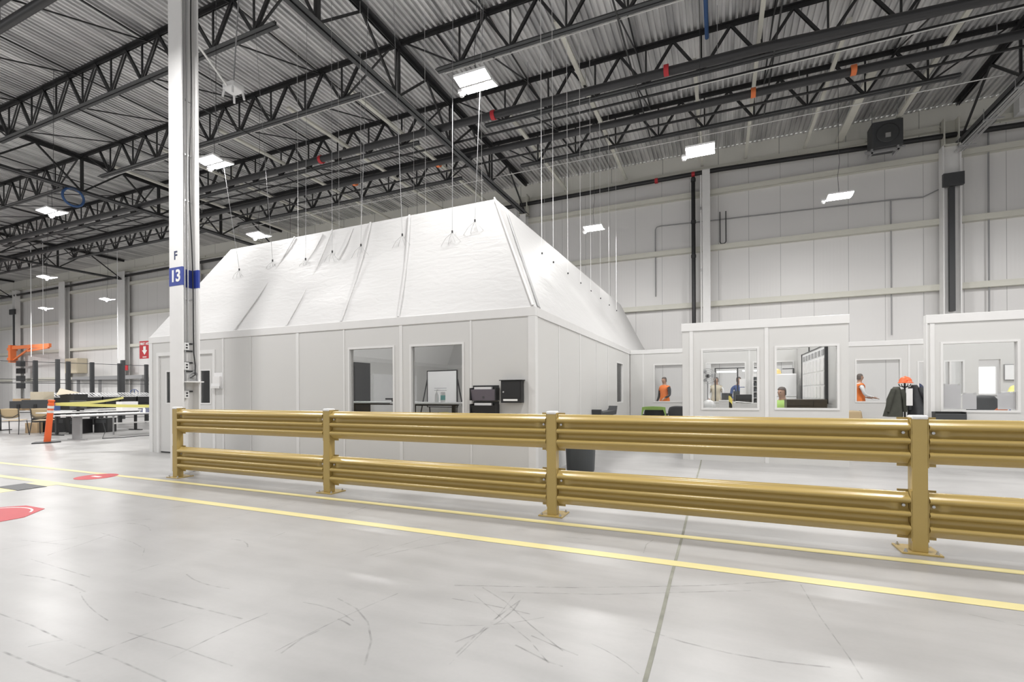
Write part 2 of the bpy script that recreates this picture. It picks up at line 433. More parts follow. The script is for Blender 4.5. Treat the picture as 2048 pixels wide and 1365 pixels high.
wb = struct(MB().box(XL, XR, YB, YB+0.2, 0, 9.95).build('wall_back', M['wall']))
hd = MB().box(XL, XR, YB-0.02, YB+0.2, 9.95, DECK+0.05).build('header_panel', M['header'], wb)
for k, z in enumerate((9.21, 7.02, 4.82, 2.63)):
    g = MB().extrude([(YB, z), (YB-0.21, z), (YB-0.21, z-0.05), (YB-0.20, z-0.05), (YB-0.20, z-0.015), (YB-0.02, z-0.015), (YB-0.02, z-0.19), (YB-0.21, z-0.19), (YB-0.21, z-0.2), (YB, z-0.2)][::-1], 'x', XL, XR)
    g.box(XL, XR, YB-0.205, YB-0.19, z-0.2, z)
    struct(g.build('trim_%d' % (k+1), M['cream']))
ev = MB().box(XL, XR, YB-0.18, YB-0.02, 9.98, 10.14)
for i in range(44):
    ev.box(XL+1+i*2.05, XL+1.06+i*2.05, YB-0.24, YB-0.02, 10.02, 10.10)
struct(ev.build('trim_5', M['cream']))
struct(MB().box(XL-0.2, XL, YF, YB+0.2, 0, DECK).build('wall_left', M['wall_side']))
struct(MB().box(XR, XR+0.2, YF, YB+0.2, 0, DECK).build('wall_right', M['wall_side']))
# a daylit window low in the far wall, seen through the right-hand office
w1 = MB().box(7.74, 8.30, YB-0.05, YB-0.01, 1.10, 2.10).build('window_1', M['trimw']); struct(w1)
MB().box(7.80, 8.24, YB-0.07, YB-0.05, 1.16, 2.02).build('pane', M['daylight'], w1)

# ================================================================== ROOF STEEL
ROWS = [5.10, 7.95, 10.80, 13.65, 16.60]
ZB, ZT = 9.75, 10.74
GX = [-68.96, -53.72, -38.48, -23.24, -8.0, 7.24, 22.48]
BAY = 15.24
def joist_proto():
    t = thing('roof_joist', '', 'roof joist', (0, 0, 0))
    c = MB()
    for sx in (-1, 1):
        c.box(0.12, BAY-0.12, sx*0.055-0.045, sx*0.055+0.045, DECK-0.014, DECK-0.002)
        c.box(0.12, BAY-0.12, sx*0.018-0.006, sx*0.018+0.006, DECK-0.10, DECK-0.002)
    c.build('top_chord', M['black_steel'], t)
    c = MB()
    for sx in (-1, 1):
        c.box(1.25, BAY-1.25, sx*0.055-0.045, sx*0.055+0.045, ZB-0.05, ZB-0.036)
        c.box(1.25, BAY-1.25, sx*0.018-0.006, sx*0.018+0.006, ZB-0.05, ZB+0.045)
    c.build('bottom_chord', M['dark_steel'], t)
    bn = [1.93+1.42*k for k in range(9)]; tn = [1.22+1.42*k for k in range(10)]
    webs = []
    for k, b in enumerate(bn):
        webs.append(((tn[k], 0, ZT), (b-0.03, 0, ZB), 2)); webs.append(((b+0.03, 0, ZB), (tn[k+1], 0, ZT), 2))
        webs.append(((b, 0, ZB), (b, 0, ZT), 1))
    webs.append(((0.25, 0, ZT), (1.85, 0, ZB), 1)); webs.append(((BAY-0.25, 0, ZT), (BAY-1.85, 0, ZB), 1))
    return t, webs
def web_mesh(mb, p, q, n):
    if n == 1: mb.bar(p, q, 0.045, 0.035)
    else:
        for s_ in (-1, 1):
            mb.bar((p[0], s_*0.028, p[2]), (q[0], s_*0.028, q[2]), 0.022, 0.06, (1, 0, 0.3))
    return mb
jt, webs = joist_proto()
jt_far = thing('roof_joist', '', 'roof joist', (0, 0, 0))
for ch in list(jt.children):
    c = ch.copy(); COL.objects.link(c); c.parent = jt_far
mb = MB()
for w in webs:
    web_mesh(mb, *w); web_mesh(MB(), *w).build('web_member', M['black_steel'], jt)
mb.build('web', M['black_steel'], jt_far)
ROWW = ['nearest row', 'second row back', 'third row back', 'fourth row back', 'row by the far wall']
BAYW = {1: 'far left bay, deep in the distance', 2: 'left bay past the second girder', 3: 'bay over the numbered column',
        4: 'bay right of the tent girder', 5: 'rightmost bay past the conduit girder'}
usedn = usedf = False
for bi in range(1, 6):
    x0 = GX[bi]; near = bi in (3, 4)
    for ri, y in enumerate(ROWS):
        if ri == 0 and bi != 3: continue
        if bi == 5 and ri < 2: continue
        lab = 'black open-web roof joist, %s, %s' % (ROWW[ri], BAYW[bi])
        if near and not usedn: o = jt; usedn = True
        elif not near and not usedf: o = jt_far; usedf = True
        else: o = dup(jt if near else jt_far, (0, 0, 0), lab)
        o.location = (x0, y, 0); o['label'] = lab; o['group'] = 'open-web roof joists'

def girder_proto():
    t = thing('roof_girder', '', 'roof girder')
    for nm, z0, h, ma in (('top_chord', 10.62, 0.13, 'black_steel'), ('bottom_chord', 9.32, 0.12, 'dark_steel')):
        c = MB()
        for sx in (-1, 1):
            c.box(sx*0.08-0.06, sx*0.08+0.06, 5.3, 20.3, z0 if nm == 'bottom_chord' else z0+h-0.016, z0+0.016 if nm == 'bottom_chord' else z0+h)
            c.box(sx*0.028-0.008, sx*0.028+0.008, 5.3, 20.3, z0, z0+h)
        c.build(nm, M[ma], t)
    ys = ROWS[1:]
    mids = [6.5, 9.38, 12.22, 15.1, 18.2]
    ms = []
    for i, y in enumerate(ys):
        for s_ in (-1, 1):
            ms.append(((s_*0.05, y, 9.38), (s_*0.05, y, 10.66)))
        ms.append(((0, y-0.05, 9.40), (0, mids[i], 10.66))); ms.append(((0, y+0.05, 9.40), (0, mids[i+1], 10.66)))
    ms.append(((0, 18.25, 10.66), (0, 20.1, 9.40)))
    for p, q in ms: MB().bar(p, q, 0.06, 0.05, (1, 0, 0)).build('web_member', M['black_steel'], t)
    return t
gp = girder_proto()
GW = {2: 'deepest dark girder at the far left', 3: 'dark girder crossing the left roof behind the numbered column', 4: 'dark lattice girder rising over the white tent peak',
      5: 'dark girder at the upper right, above the shiny conduits', 1: 'dark girder beyond the left edge of the wire fence'}
first = True
for i in (4, 5, 3, 2, 1):
    if first: g = gp; first = False
    else: g = dup(gp, (0, 0, 0), '')
    g.location = (GX[i], 0, 0); g['label'] = GW[i]; g['group'] = 'roof girders'

# bridging rods running across the joists
brx = []
for bi in range(1, 5):
    for k, f in enumerate((0.18, 0.39, 0.61, 0.82)): brx.append((GX[bi]+BAY*f, bi, k))
bw = ['first', 'second', 'third', 'fourth']
for x_, bi, k in brx:
    t = thing('bridging_line', 'thin dark bridging bars, %s from the left, %s' % (bw[k], BAYW[bi].split(',')[0]), 'bridging', (x_, 0, 0), group='bridging lines between joists')
    MB().bar((0, 5.2, DECK-0.09), (0, 16.6, DECK-0.09), 0.035, 0.035).build('top_bar', M['black_steel'], t)
    if k in (1, 2):
        MB().bar((0, 7.95, ZB-0.05), (0, 16.6, ZB-0.05), 0.035, 0.035).build('bottom_bar', M['black_steel'], t)
    for a, b in zip(ROWS[:-1], ROWS[1:]):
        MB().bar((0, a, ZB), (0, b, DECK-0.1), 0.03, 0.03).build('diagonal_bar', M['black_steel'], t)
# cream struts running back to the far wall
for n, (x_, y0, w) in enumerate(((-24.8, 14.0, 0.06), (-21.7, 11.0, 0.06), (-18.6, 11.0, 0.06), (-15.45, 11.0, 0.06), (-12.3, 11.0, 0.06), (-9.95, 11.0, 0.06), (-6.15, 13.8, 0.06), (-3.55, 11.0, 0.06), (-0.57, 13.8, 0.05), (0.97, 11.0, 0.05), (2.92, 13.8, 0.05), (3.98, 16.3, 0.11), (5.42, 13.8, 0.06))):
    z_ = 10.20
    t = thing('ceiling_strut', 'cream steel strut running back to the far wall, %s counted from the left' % ['first', 'second', 'third', 'fourth', 'fifth', 'sixth', 'seventh', 'eighth', 'ninth', 'tenth', 'eleventh', 'twelfth', 'last'][n], 'strut', (0, 0, 0), group='cream ceiling struts')
    MB().box(x_-w, x_+w, y0, 20.42, z_-0.035, z_+0.035).build('strut_bar', M['cream'], t)
    for y_ in [y for y in ROWS if y >= y0][:1] + [18.6]:
        MB().tube([(x_, y_+0.15, z_+0.03), (x_, y_+0.15, DECK+0.002)], 0.012, 6).build('hanger_rod', M['cream'], t)

# pipes
def pipe(name, pts, r, ma, label, cat, group=None, coup=None, coup_mat='orange_paint', n=12, rc=1.25, parent_hang=None):
    t = thing(name, label, cat, (0, 0, 0), group=group)
    MB().tube(pts, r, n).build('pipe_run', M[ma], t)
    for c in (coup or []):
        c0, d = c
        MB().tube([Vector(c0)-Vector(d)*0.06, Vector(c0)+Vector(d)*0.06], r*rc, n).build('coupling', M[coup_mat], t)
    for h in (parent_hang or []):
        MB().tube([h, (h[0], h[1], DECK-0.02)], 0.008, 6).build('hanger_rod', M['grey'], t)
    return t
pipe('sprinkler_main', [(-60, 12.86, 9.50), (-8, 12.84, 9.50), (1, 12.95, 9.50), (8.5, 13.5, 9.50), (16, 13.8, 9.50)], 0.11, 'pipe', 'thick dark sprinkler main crossing the roof above the tent, nearer of two', 'pipe', 'sprinkler mains',
     [((x_, 12.86, 9.5), (1, 0, 0)) for x_ in (-12.8, -6.1, -1.2)], 'red', parent_hang=[(x_, 12.87, 9.55) for x_ in (-20, -14, -5, 0)])
pipe('sprinkler_main', [(-60, 14.62, 9.50), (-8, 14.72, 9.50), (16, 14.98, 9.50)], 0.105, 'pipe', 'thick dark sprinkler main nearer the far wall, farther of two', 'pipe', 'sprinkler mains',
     [((x_, 14.79, 9.5), (1, 0, 0)) for x_ in (-9.2, 0.9, 3.2, -13)], 'orange_paint', parent_hang=[(x_, 14.8, 9.55) for x_ in (-22, -16, -4, 2, 6)])
pipe('wall_main', [(-64, 20.25, 9.45), (-36, 20.25, 9.62), (-9, 20.25, 9.80), (0, 20.25, 9.86), (9, 20.25, 9.62), (20, 20.25, 9.6)], 0.085, 'black', 'long black fire main running along the top of the far wall', 'pipe',
     coup=[((x_, 20.25, 9.84), (1, 0, 0)) for x_ in (-2.3, -0.9)], coup_mat='red')
pipe('riser_pipe', [(-0.9, 20.2, 9.70), (-0.9, 20.2, 0.0)], 0.075, 'black', 'black vertical riser pipe beside the white wall column', 'pipe',
     coup=[((-0.9, 20.2, z_), (0, 0, 1)) for z_ in (9.6, 7.95, 6.6, 3.9)], coup_mat='pipe')
pipe('branch_pipe', [(-60, 5.45, 9.65), (-9.0, 5.47, 9.68)], 0.09, 'pipe', 'dark pipe cutting across the top left corner of the roof', 'pipe', parent_hang=[(x_, 5.46, 9.75) for x_ in (-12, -15, -18)])
for n, (y_, z_, xa, xb, lb) in enumerate(((11.15, 9.86, -6.7, 7.0, 'thin white conduit clipped along the third joist row'), (13.90, 9.54, -1.0, 6.4, 'thin white conduit below the nearer sprinkler main'), (16.85, 9.62, -22, 7.0, 'thin white conduit along the joist nearest the far wall'), (11.1, 9.84, -22.0, -8.6, 'thin white conduit on the joist above the tent left end'))):
    pipe('conduit', [(xa, y_, z_), (xb, y_, z_)], 0.014, 'white_steel', lb, 'conduit', 'thin ceiling conduits', n=6)
for n, (y_, z_) in enumerate(((13.95, 9.60), (15.6, 9.60))):
    pipe('branch_line', [(-60, y_, z_), (7, y_, z_)], 0.035, 'black_steel', ('slim dark branch line just behind the nearer sprinkler main', 'slim dark branch line just behind the farther sprinkler main')[n], 'pipe', 'slim branch lines', n=8)
pipe('blue_air_line', [(-0.25, 7.0, 10.55), (-0.25, 13.6, 10.55)], 0.05, 'steelblue', 'blue air line at the top of the roof right of the lamp', 'pipe', n=8)
# wall conduits
pipe('wall_conduit', [(-2.39, 20.55, 5.2), (-2.39, 20.55, 7.95), (-2.33, 20.55, 8.05), (-2.2, 20.55, 8.08), (0, 20.55, 8.02), (5.5, 20.55, 7.9), (6.4, 20.55, 7.85), (6.8, 20.5, 8.02)], 0.022, 'grey', 'thin grey conduit run crossing the far wall to the cable box', 'conduit', n=6)
pipe('wall_conduit', [(5.51, 20.55, 7.88), (5.51, 20.55, 3.2)], 0.018, 'grey', 'thin grey conduit dropping down the far wall left of the cable box', 'conduit', n=6)
pipe('wall_conduit', [(8.08, 20.5, 9.7), (8.08, 20.5, 3.2)], 0.024, 'grey', 'thin grey conduit dropping down the far wall right of the cable duct', 'conduit', n=6)
pipe('trapeze_loop', [(0.06, 20.5, 8.3), (0.06, 20.5, 7.12), (0.1, 20.5, 7.05), (0.22, 20.5, 7.05), (0.27, 20.5, 7.12), (0.27, 20.5, 8.3)], 0.022, 'dark_steel', 'dark U-shaped pipe hanger on the far wall', 'pipe', n=6)
pipe('vent_riser', [(-0.62, 20.1, 9.7), (-0.62, 20.1, 3.9)], 0.03, 'white_steel', 'slim shiny white pipe between the black riser and wall column', 'pipe', n=8,
     coup=[((-0.62, 20.1, z_), (0, 0, 1)) for z_ in (8.4, 6.0)], coup_mat='conduit')
t = thing('conduit_bundle', 'bundle of shiny conduits running up to the top right girder', 'conduit', (0, 0, 0))
for k in range(5):
    MB().tube([(7.08+0.06*k, 20.1, 9.05-0.02*(k % 2)), (7.08+0.06*k, 13.0, 9.05-0.02*(k % 2))], 0.02, 8).build('conduit', M['conduit'], t)
for y_ in (19.6, 18.0, 16.4, 14.6):
    MB().box(6.98, 7.44, y_-0.02, y_+0.02, 8.98, 9.02).build('strut_clamp', M['steel'], t)
    MB().tube([(7.0, y_, 9.0), (7.0, y_, 9.33)], 0.008, 6).build('hanger_rod', M['steel'], t)

# ================================================================== COLUMNS
def wcol(mb, x0, x1, y0, y1, z0, z1, t=0.022, flanges='y'):
    if flanges == 'y':
        mb.box(x0, x1, y0, y0+t, z0, z1); mb.box(x0, x1, y1-t, y1, z0, z1); xm = (x0+x1)/2; mb.box(xm-t/2, xm+t/2, y0+t, y1-t, z0, z1)
    else:
        mb.box(x0, x0+t*1.6, y0, y1, z0, z1); mb.box(x1-t*1.6, x1, y0, y1, z0, z1); ym = (y0+y1)/2; mb.box(x0+t, x1-t, ym-t/2, ym+t/2, z0, z1)
    return mb
CWN = {-53.3: 'grey-white wall column at the left edge with a dark cable duct', -46.1: 'pale wall column behind the orange beams', -38.5: 'pale wall column behind the red notice',
       -30.9: 'pale wall column hidden behind the tent, far left one', -23.2: 'pale wall column hidden behind the tent', -15.6: 'pale wall column behind the tent roof', -8.1: 'cream wall column under the girder over the tent',
       -0.43: 'slim white wall column beside the black riser pipe', 7.02: 'cream wall column with a recessed dark cable duct', 14.6: 'pale wall column past the right edge'}
for x_, lb in CWN.items():
    t = thing('wall_column', lb, 'column', (x_, 0, 0), group='far wall columns')
    hw = 0.14
    fy = 'y'
    if x_ in (7.02, -53.3): hw = 0.24; fy = 'x'
    elif x_ < -20: hw = 0.42
    wcol(MB(), -hw, hw, 20.10, 20.42, 0, 9.9 if x_ not in (-8.1, 7.02) else 9.3, flanges=fy).build('shaft', M['white_steel'], t)
    if x_ in (-8.1, 7.02):
        MB().box(-0.22, 0.22, 20.08, 20.44, 9.3, 9.33).build('cap_plate', M['cream'], t)
        mb = MB(); mb.box(-0.2, -0.17, 20.1, 20.42, 9.3, 10.2); mb.box(0.17, 0.2, 20.1, 20.42, 9.3, 10.2); mb.box(-0.2, 0.2, 20.36, 20.40, 9.3, 10.2)
        mb.build('seat_bracket', M['cream'], t)
for x_, zt, zb, lb in ((7.02, 7.92, 3.86, 'dark grey vertical cable duct set in the right-hand wall column'), (-53.3, 7.9, 4.9, 'dark grey vertical cable duct on the far left wall column')):
    t = thing('cable_duct', lb, 'cable duct', (x_, 20.1, 0), group='dark cable ducts')
    w = 0.075 if x_ > 0 else 0.19
    MB().box(-w, w, 0.01, 0.12, zb, zt).build('duct', M['charcoal'], t)
    MB().box(-0.27 if x_ > 0 else -0.4, 0.27 if x_ > 0 else 0.4, -0.14, -0.005, zt, zt+0.42).build('junction_box', M['charcoal'], t, bevel=0.01)

# numbered column in front of the office
cx0, cx1, cy0, cy1 = -8.17, -7.85, 4.955, 5.235
col = thing('numbered_column', 'tall white steel column with a blue band reading 13', 'column', (0, 0, 0))
wcol(MB(), cx0, cx1, cy0, cy1, 0, 10.62).build('shaft', M['white_steel'], col)
bz0, bz1, e = 3.03, 3.325, 0.003
bb = MB(); bb.box(cx0-e, cx1+e, cy0-e, cy0+0.022+e, bz0, bz1); bb.box(cx0-e, cx1+e, cy1-0.022-e, cy1+e, bz0, bz1); xm = (cx0+cx1)/2; bb.box(xm-0.011-e, xm+0.011+e, cy0, cy1, bz0, bz1)
bb.build('blue_band', M['blue'], col)
text('number', '13', M['ink_white'], col, ((cx0+cx1)/2, cy0-0.004, (bz0+bz1)/2), 0.26, bold=0.008)
text('letter', 'F', M['navy'], col, ((cx0+cx1)/2, cy0-0.001, 3.51), 0.19, bold=0.004)
xw = xm+0.011
MB().box(xw+0.002, xw+0.05, cy0+0.035, cy0+0.085, 2.16, 10.4).build('raceway', M['white'], col)
MB().tube([(xw+0.03, cy0+0.115, 1.2), (xw+0.03, cy0+0.115, 10.4)], 0.012, 8).build('conduit', M['conduit'], col)
MB().tube([(xw+0.03, cy0+0.165, 2.1), (xw+0.03, cy0+0.165, 10.4)], 0.014, 8).build('conduit', M['conduit'], col)
pts = []
for i in range(60):
    z = 1.95+i*0.14
    pts.append((xw+0.10+0.012*math.sin(z*1.3), cy0+0.19+0.028*math.sin(z*0.9)+0.012*math.sin(z*2.3), z))
pts = [(xw+0.12, cy0+0.14, 1.55), (xw+0.13, cy0+0.21, 1.60), (xw+0.12, cy0+0.22, 1.75)] + pts
MB().tube(pts, 0.009, 6).build('power_cable', M['black'], col)
for z in (6.1, 5.2, 4.45, 2.84, 2.11, 1.99, 1.80, 1.66, 1.33):
    MB().box(xw, xw+0.025, cy0+0.03, cy1-0.04, z-0.012, z+0.012).build('strut_clamp', M['dark_steel'] if z < 2.5 else M['steel'], col)
for z in (2.06, 1.74, 1.28):
    ob = MB().box(xw+0.02, xw+0.075, cy0+0.075, cy0+0.15, z-0.06, z+0.06).build('outlet_box', M['white'], col, bevel=0.004)
    for dz in (-0.022, 0.022):
        MB().box(xw+0.074, xw+0.078, cy0+0.098, cy0+0.128, z+dz-0.012, z+dz+0.012).build('socket', M['black'], ob)
MB().box(xw+0.01, xw+0.06, cy0+0.03, cy0+0.06, 1.50, 1.62).build('switch_box', M['black'], col)
MB().box(xw, xw+0.20, cy0+0.03, cy1+0.03, 1.475, 1.495).build('shelf', M['white_steel'], col)
mb = MB()
for k in range(4):
    R_ = 0.055+0.008*k
    mb.tube([(xw+0.10+0.006*k, cy0+0.20+R_*math.cos(a*math.pi/9), 1.565+R_*math.sin(a*math.pi/9)) for a in range(19)], 0.006, 6, False)
mb.build('coiled_cable', M['grey'], col)

# ceiling sensor hung off the column
t = thing('wireless_antenna', 'white ceiling antenna with four stub legs on an arm from the column', 'antenna', (-9.25, 6.9, 7.58))
MB().box(-0.16, 0.16, -0.14, 0.14, 0, 0.14).build('housing', M['white'], t, bevel=0.03)
for sx in (-1, 1):
    for sy in (-1, 1):
        MB().tube([(sx*0.13, sy*0.11, 0.02), (sx*0.15, sy*0.13, -0.14)], 0.022, 8).build('stub_leg', M['white'], t)
MB().tube([(-0.05, -0.1, 0.06), (0.75, -1.2, -0.1), (1.2, -1.85, -0.2)], 0.02, 8).build('arm', M['white_steel'], t)
MB().bar((0, 0, 0.14), (0, 0.2, 3.1), 0.02, 0.02).build('hanger_rod', M['grey'], t)

# ================================================================== HIGH BAY LIGHTS
def light_proto():
    t = thing('high_bay_light', '', 'ceiling light')
    for s_ in (-1, 1):
        p = MB(); q = MB()
        y0, y1 = s_*0.03, s_*0.25
        zz0, zz1 = 0.0, 0.035
        p.poly([(-0.29, y0, zz0), (0.29, y0, zz0), (0.29, y1, zz1), (-0.29, y1, zz1)], [(0, 1, 2, 3)])
        o = p.build('led_panel', M['led'], t, recalc=False)
        if s_ > 0:
            o.data.flip_normals()
        q.poly([(-0.30, y0-s_*0.008, 0.002), (0.30, y0-s_*0.008, 0.002), (0.30, y1+s_*0.008, 0.037), (-0.30, y1+s_*0.008, 0.037),
                (-0.30, y0-s_*0.008, 0.05), (0.30, y0-s_*0.008, 0.05), (0.30, y1+s_*0.008, 0.075), (-0.30, y1+s_*0.008, 0.075)],
               [(0, 1, 2, 3), (4, 5, 6, 7), (0, 1, 5, 4), (2, 3, 7, 6), (0, 3, 7, 4), (1, 2, 6, 5)])
        q.build('heat_sink', M['white'], t)
    MB().box(-0.40, -0.30, 0.08, 0.18, -0.02, 0.05).lathe([(0.035, -0.06), (0.045, -0.02), (0.045, 0.0)], (-0.35, 0.13, 0), 12).build('motion_sensor', M['white'], t)
    MB().box(-0.1, 0.1, -0.06, 0.06, 0.05, 0.12).build('driver_box', M['white'], t)
    MB().tube([(0, 0, 0.12), (-0.03, 0.0, 0.6), (0.02, 0.02, 1.0), (0.0, 0.03, 1.35), (0, 0.05, 4.20)], 0.006, 6).build('hanging_cord', M['dark_steel'], t)
    return t
lp = light_proto()
LIGHTS = [((-3.82, 7.36, 6.6), 'large bright LED high bay light above the middle of the barrier, nearest of all'),
          ((-0.36, 11.48, 6.6), 'bright LED high bay light above the white wall column beside the riser pipe'),
          ((3.06, 15.74, 6.6), 'bright LED high bay light on a curly cord before the far wall, right'),
          ((-3.73, 15.49, 6.6), 'bright LED high bay light hanging between the tent side wires'),
          ((-14.25, 11.53, 6.6), 'bright LED high bay light just above the tent ridge, left end'),
          ((-10.66, 7.48, 6.6), 'bright LED high bay light half hidden behind the numbered column'),
          ((-17.85, 7.58, 6.6), 'bright LED high bay light on the left, below the blue coil'),
          ((-28.0, 11.69, 6.6), 'small LED high bay light at left, directly above the orange jib, upper one'),
          ((-38.2, 15.88, 6.6), 'small LED high bay light at left, against the far wall, lower one'),
          ((-31.5, 15.78, 6.6), 'small LED high bay light before the far wall near the red notice'),
          ((-45.0, 15.9, 6.6), 'LED high bay light cut by the left edge of the view'),
          ((-10.7, 15.6, 6.6), 'LED high bay light hidden behind the tent')]
OFF = [(3.1, 7.4), (-24.8, 7.5), (-0.4, 3.3), (-7.2, 3.3), (-14.2, 3.3), (10.0, 7.4), (6.4, 11.5), (10, 15.7), (-21, 3.3), (-35, 3.3), (-31.7, 7.5), (-41.8, 7.5), (-48.8, 7.5), (-42, 11.7), (-49, 11.7), (-52, 15.8), (-35, 11.7), (-24.5, 15.8), (-17.6, 15.8), (6.4, 3.3)]
for i, (l, lb) in enumerate(LIGHTS):
    o = lp if i == 0 else dup(lp, l, lb)
    o.location = l; o['label'] = lb; o['group'] = 'high bay lights'
for l in OFF:
    dup(lp, (l[0], l[1], 6.6), 'LED high bay light of the same grid, outside the view', group='high bay lights outside the view')

# unit heater and small ceiling things
uh = t = thing('unit_heater', 'dark grey unit heater hung high before the far wall', 'heater', (5.1, 19.6, 9.25))
MB().box(-0.42, 0.42, -0.3, 0.3, 0.0, 0.88).build('housing', M['charcoal'], t, bevel=0.03)
MB().lathe([(0.30, 0), (0.31, 0.02), (0.28, 0.03), (0.10, 0.02), (0.01, 0.02)], (0, 0, 0), 20).build('fan_guard', M['dark_steel'], t)
fg = [c for c in t.children if c.name.startswith('fan_guard')][0]; fg.rotation_euler = (math.pi/2, 0, 0); fg.location = (0, -0.30, 0.45)
MB().box(-0.07, 0.07, -0.36, -0.3, 0.30, 0.44).build('motor', M['steel'], t)
mb = MB(); mb.box(-0.6, 0.3, -0.32, -0.26, -0.14, -0.10); mb.box(-0.6, 0.5, -0.2, -0.14, -0.04, 0.0); mb.box(-0.45, -0.40, -0.32, 0.2, -0.14, 0.0); mb.box(0.25, 0.3, -0.32, 0.2, -0.14, 0.0)
mb.build('support_frame', M['grey'], t)
for sx in (-0.35, 0.35): MB().tube([(sx, 0, 0.88), (sx, 0, DECK-9.26)], 0.012, 6).build('hanger_rod', M['grey'], t)
t = thing('air_hose_coil', 'dark blue hose loop hanging from the left girder', 'hose', (-23.2, 10.5, 9.0))
MB().tube([(0.0, 0.34*math.cos(a*math.pi/12), 0.02+0.34*math.sin(a*math.pi/12)) for a in range(25)], 0.045, 8, False).build('hose_loop', M['steelblue'], t)
MB().tube([(0, -0.3, 0.1), (0, -0.32, 0.35)], 0.02, 6).build('hook', M['black_steel'], t)
for x_, y_, z0_, lb in ((-40.0, 15.9, 3.7, 'thin white service pole hanging in front of the far left wall'), (-32.9, 17.0, 3.4, 'short white service pole beside the red notice column'), (-37.6, 15.5, 3.7, 'faint white service pole right of the long one at left')):
    tag(MB().tube([(x_, y_, z0_), (x_, y_, DECK)], 0.022 if 'thin' in lb else 0.015, 8).build('service_pole', M['white']), lb, 'pole', 'white service poles')

# ================================================================== GUARD RAIL
RY, P1, SP = 4.781, -7.698, 3.048
PW = 0.1016
ORD = ['first', 'second', 'third', 'fourth', 'fifth']
post = thing('guard_post', '', 'guard post', (0, 0, 0))
MB().box(-PW/2, PW/2, -PW/2, PW/2, 0.012, 1.062).build('post_tube', M['yellow'], post, bevel=0.006)
MB().box(-PW/2-0.004, PW/2+0.004, -PW/2-0.004, PW/2+0.004, 1.055, 1.088).build('post_cap', M['white'], post, bevel=0.012)
MB().box(-0.13, 0.13, -0.10, 0.16, 0.0, 0.013).build('base_plate', M['yellow'], post, bevel=0.002)
for sx in (-0.10, 0.10):
    for sy in (-0.07, 0.13):
        MB().lathe([(0.016, 0.013), (0.016, 0.017), (0.011, 0.017), (0.011, 0.028), (0.006, 0.028), (0.006, 0.038)], (sx, sy, 0), 6, False).build('anchor_bolt', M['steel'], post)
for sx in (-1, 1):
    for z0 in (0.115, 0.695):
        br = MB()
        x0, x1 = sorted((sx*PW/2, sx*(PW/2+0.006)))
        br.box(x0, x1, -0.048, 0.045, z0-0.02, z0+0.375)
        x0, x1 = sorted((sx*PW/2, sx*(PW/2+0.075)))
        br.box(x0, x1, 0.032, 0.040, z0-0.02, z0+0.375)
        br.build('rail_bracket', M['yellow'], post)
PL = ['yellow steel guard post at the left end, before the numbered column', 'yellow steel guard post second from the left, before the plain office panel', 'yellow steel guard post third from the left, beside the grey bin',
      'yellow steel guard post at right, before the hanging jackets', 'yellow steel guard post beyond the right edge of the view']
for i in range(5):
    l = (P1+SP*i, RY, 0)
    o = post if i == 0 else dup(post, l, '')
    o.location = l; o['label'] = PL[i]; o['group'] = 'guard rail posts'
RH = 0.355
prof = [(1.0, 0.020), (0.985, 0.004), (0.955, -0.002), (0.925, -0.010), (0.905, -0.028), (0.88, -0.046), (0.855, -0.056), (0.825, -0.058), (0.795, -0.052), (0.772, -0.036), (0.755, -0.012), (0.735, 0.004),
        (0.69, 0.007), (0.645, 0.006), (0.612, -0.004), (0.59, -0.026), (0.567, -0.044), (0.54, -0.054), (0.51, -0.057), (0.48, -0.050), (0.458, -0.034), (0.442, -0.012), (0.422, 0.004),
        (0.38, 0.007), (0.335, 0.006), (0.302, -0.004), (0.28, -0.026), (0.255, -0.044), (0.228, -0.054), (0.198, -0.057), (0.165, -0.050), (0.13, -0.036), (0.085, -0.016), (0.03, 0.004), (0.0, 0.020)]
def rail_mesh(L):
    mb = MB(); half = L/2; T = 0.006
    xs = [-half, -half+0.06, -half+0.075, -half+0.115, -half+0.15, -half+0.19, half-0.19, half-0.15, half-0.115, half-0.075, half-0.06, half]
    pts = []; K = len(prof)
    for x in xs:
        dent = 1.0 if 0.07 < half-abs(x) < 0.12 else 0.0
        for zf, yv in prof:
            y = yv
            if dent and 0.60 < zf < 0.77: y = min(yv, -0.020)
            pts.append((x, y, zf*RH))
    fs = [(i*K+k, i*K+k+1, (i+1)*K+k+1, (i+1)*K+k) for i in range(len(xs)-1) for k in range(K-1)]
    mb.poly(pts, fs, True)
    n0 = len(mb.v)
    mb.poly([(p[0], p[1]+T, p[2]) for p in pts], fs, True)
    N = len(pts)
    for i in (0, len(xs)-1):
        mb.poly([pts[i*K+k] for k in range(K)]+[(pts[i*K+k][0], pts[i*K+k][1]+T, pts[i*K+k][2]) for k in range(K)], [(k, k+1, K+k+1, K+k) for k in range(K-1)])
    for k in (0, K-1):
        a = [pts[i*K+k] for i in range(len(xs))]
        mb.poly(a+[(p[0], p[1]+T, p[2]) for p in a], [(i, i+1, len(xs)+i+1, len(xs)+i) for i in range(len(xs)-1)])
    return mb
BAYL = ['between the left end post and second post', 'in the second bay, before the office windows', 'in the third bay, right of the bin', 'in the rightmost bay, cut by the view edge']
rail = None
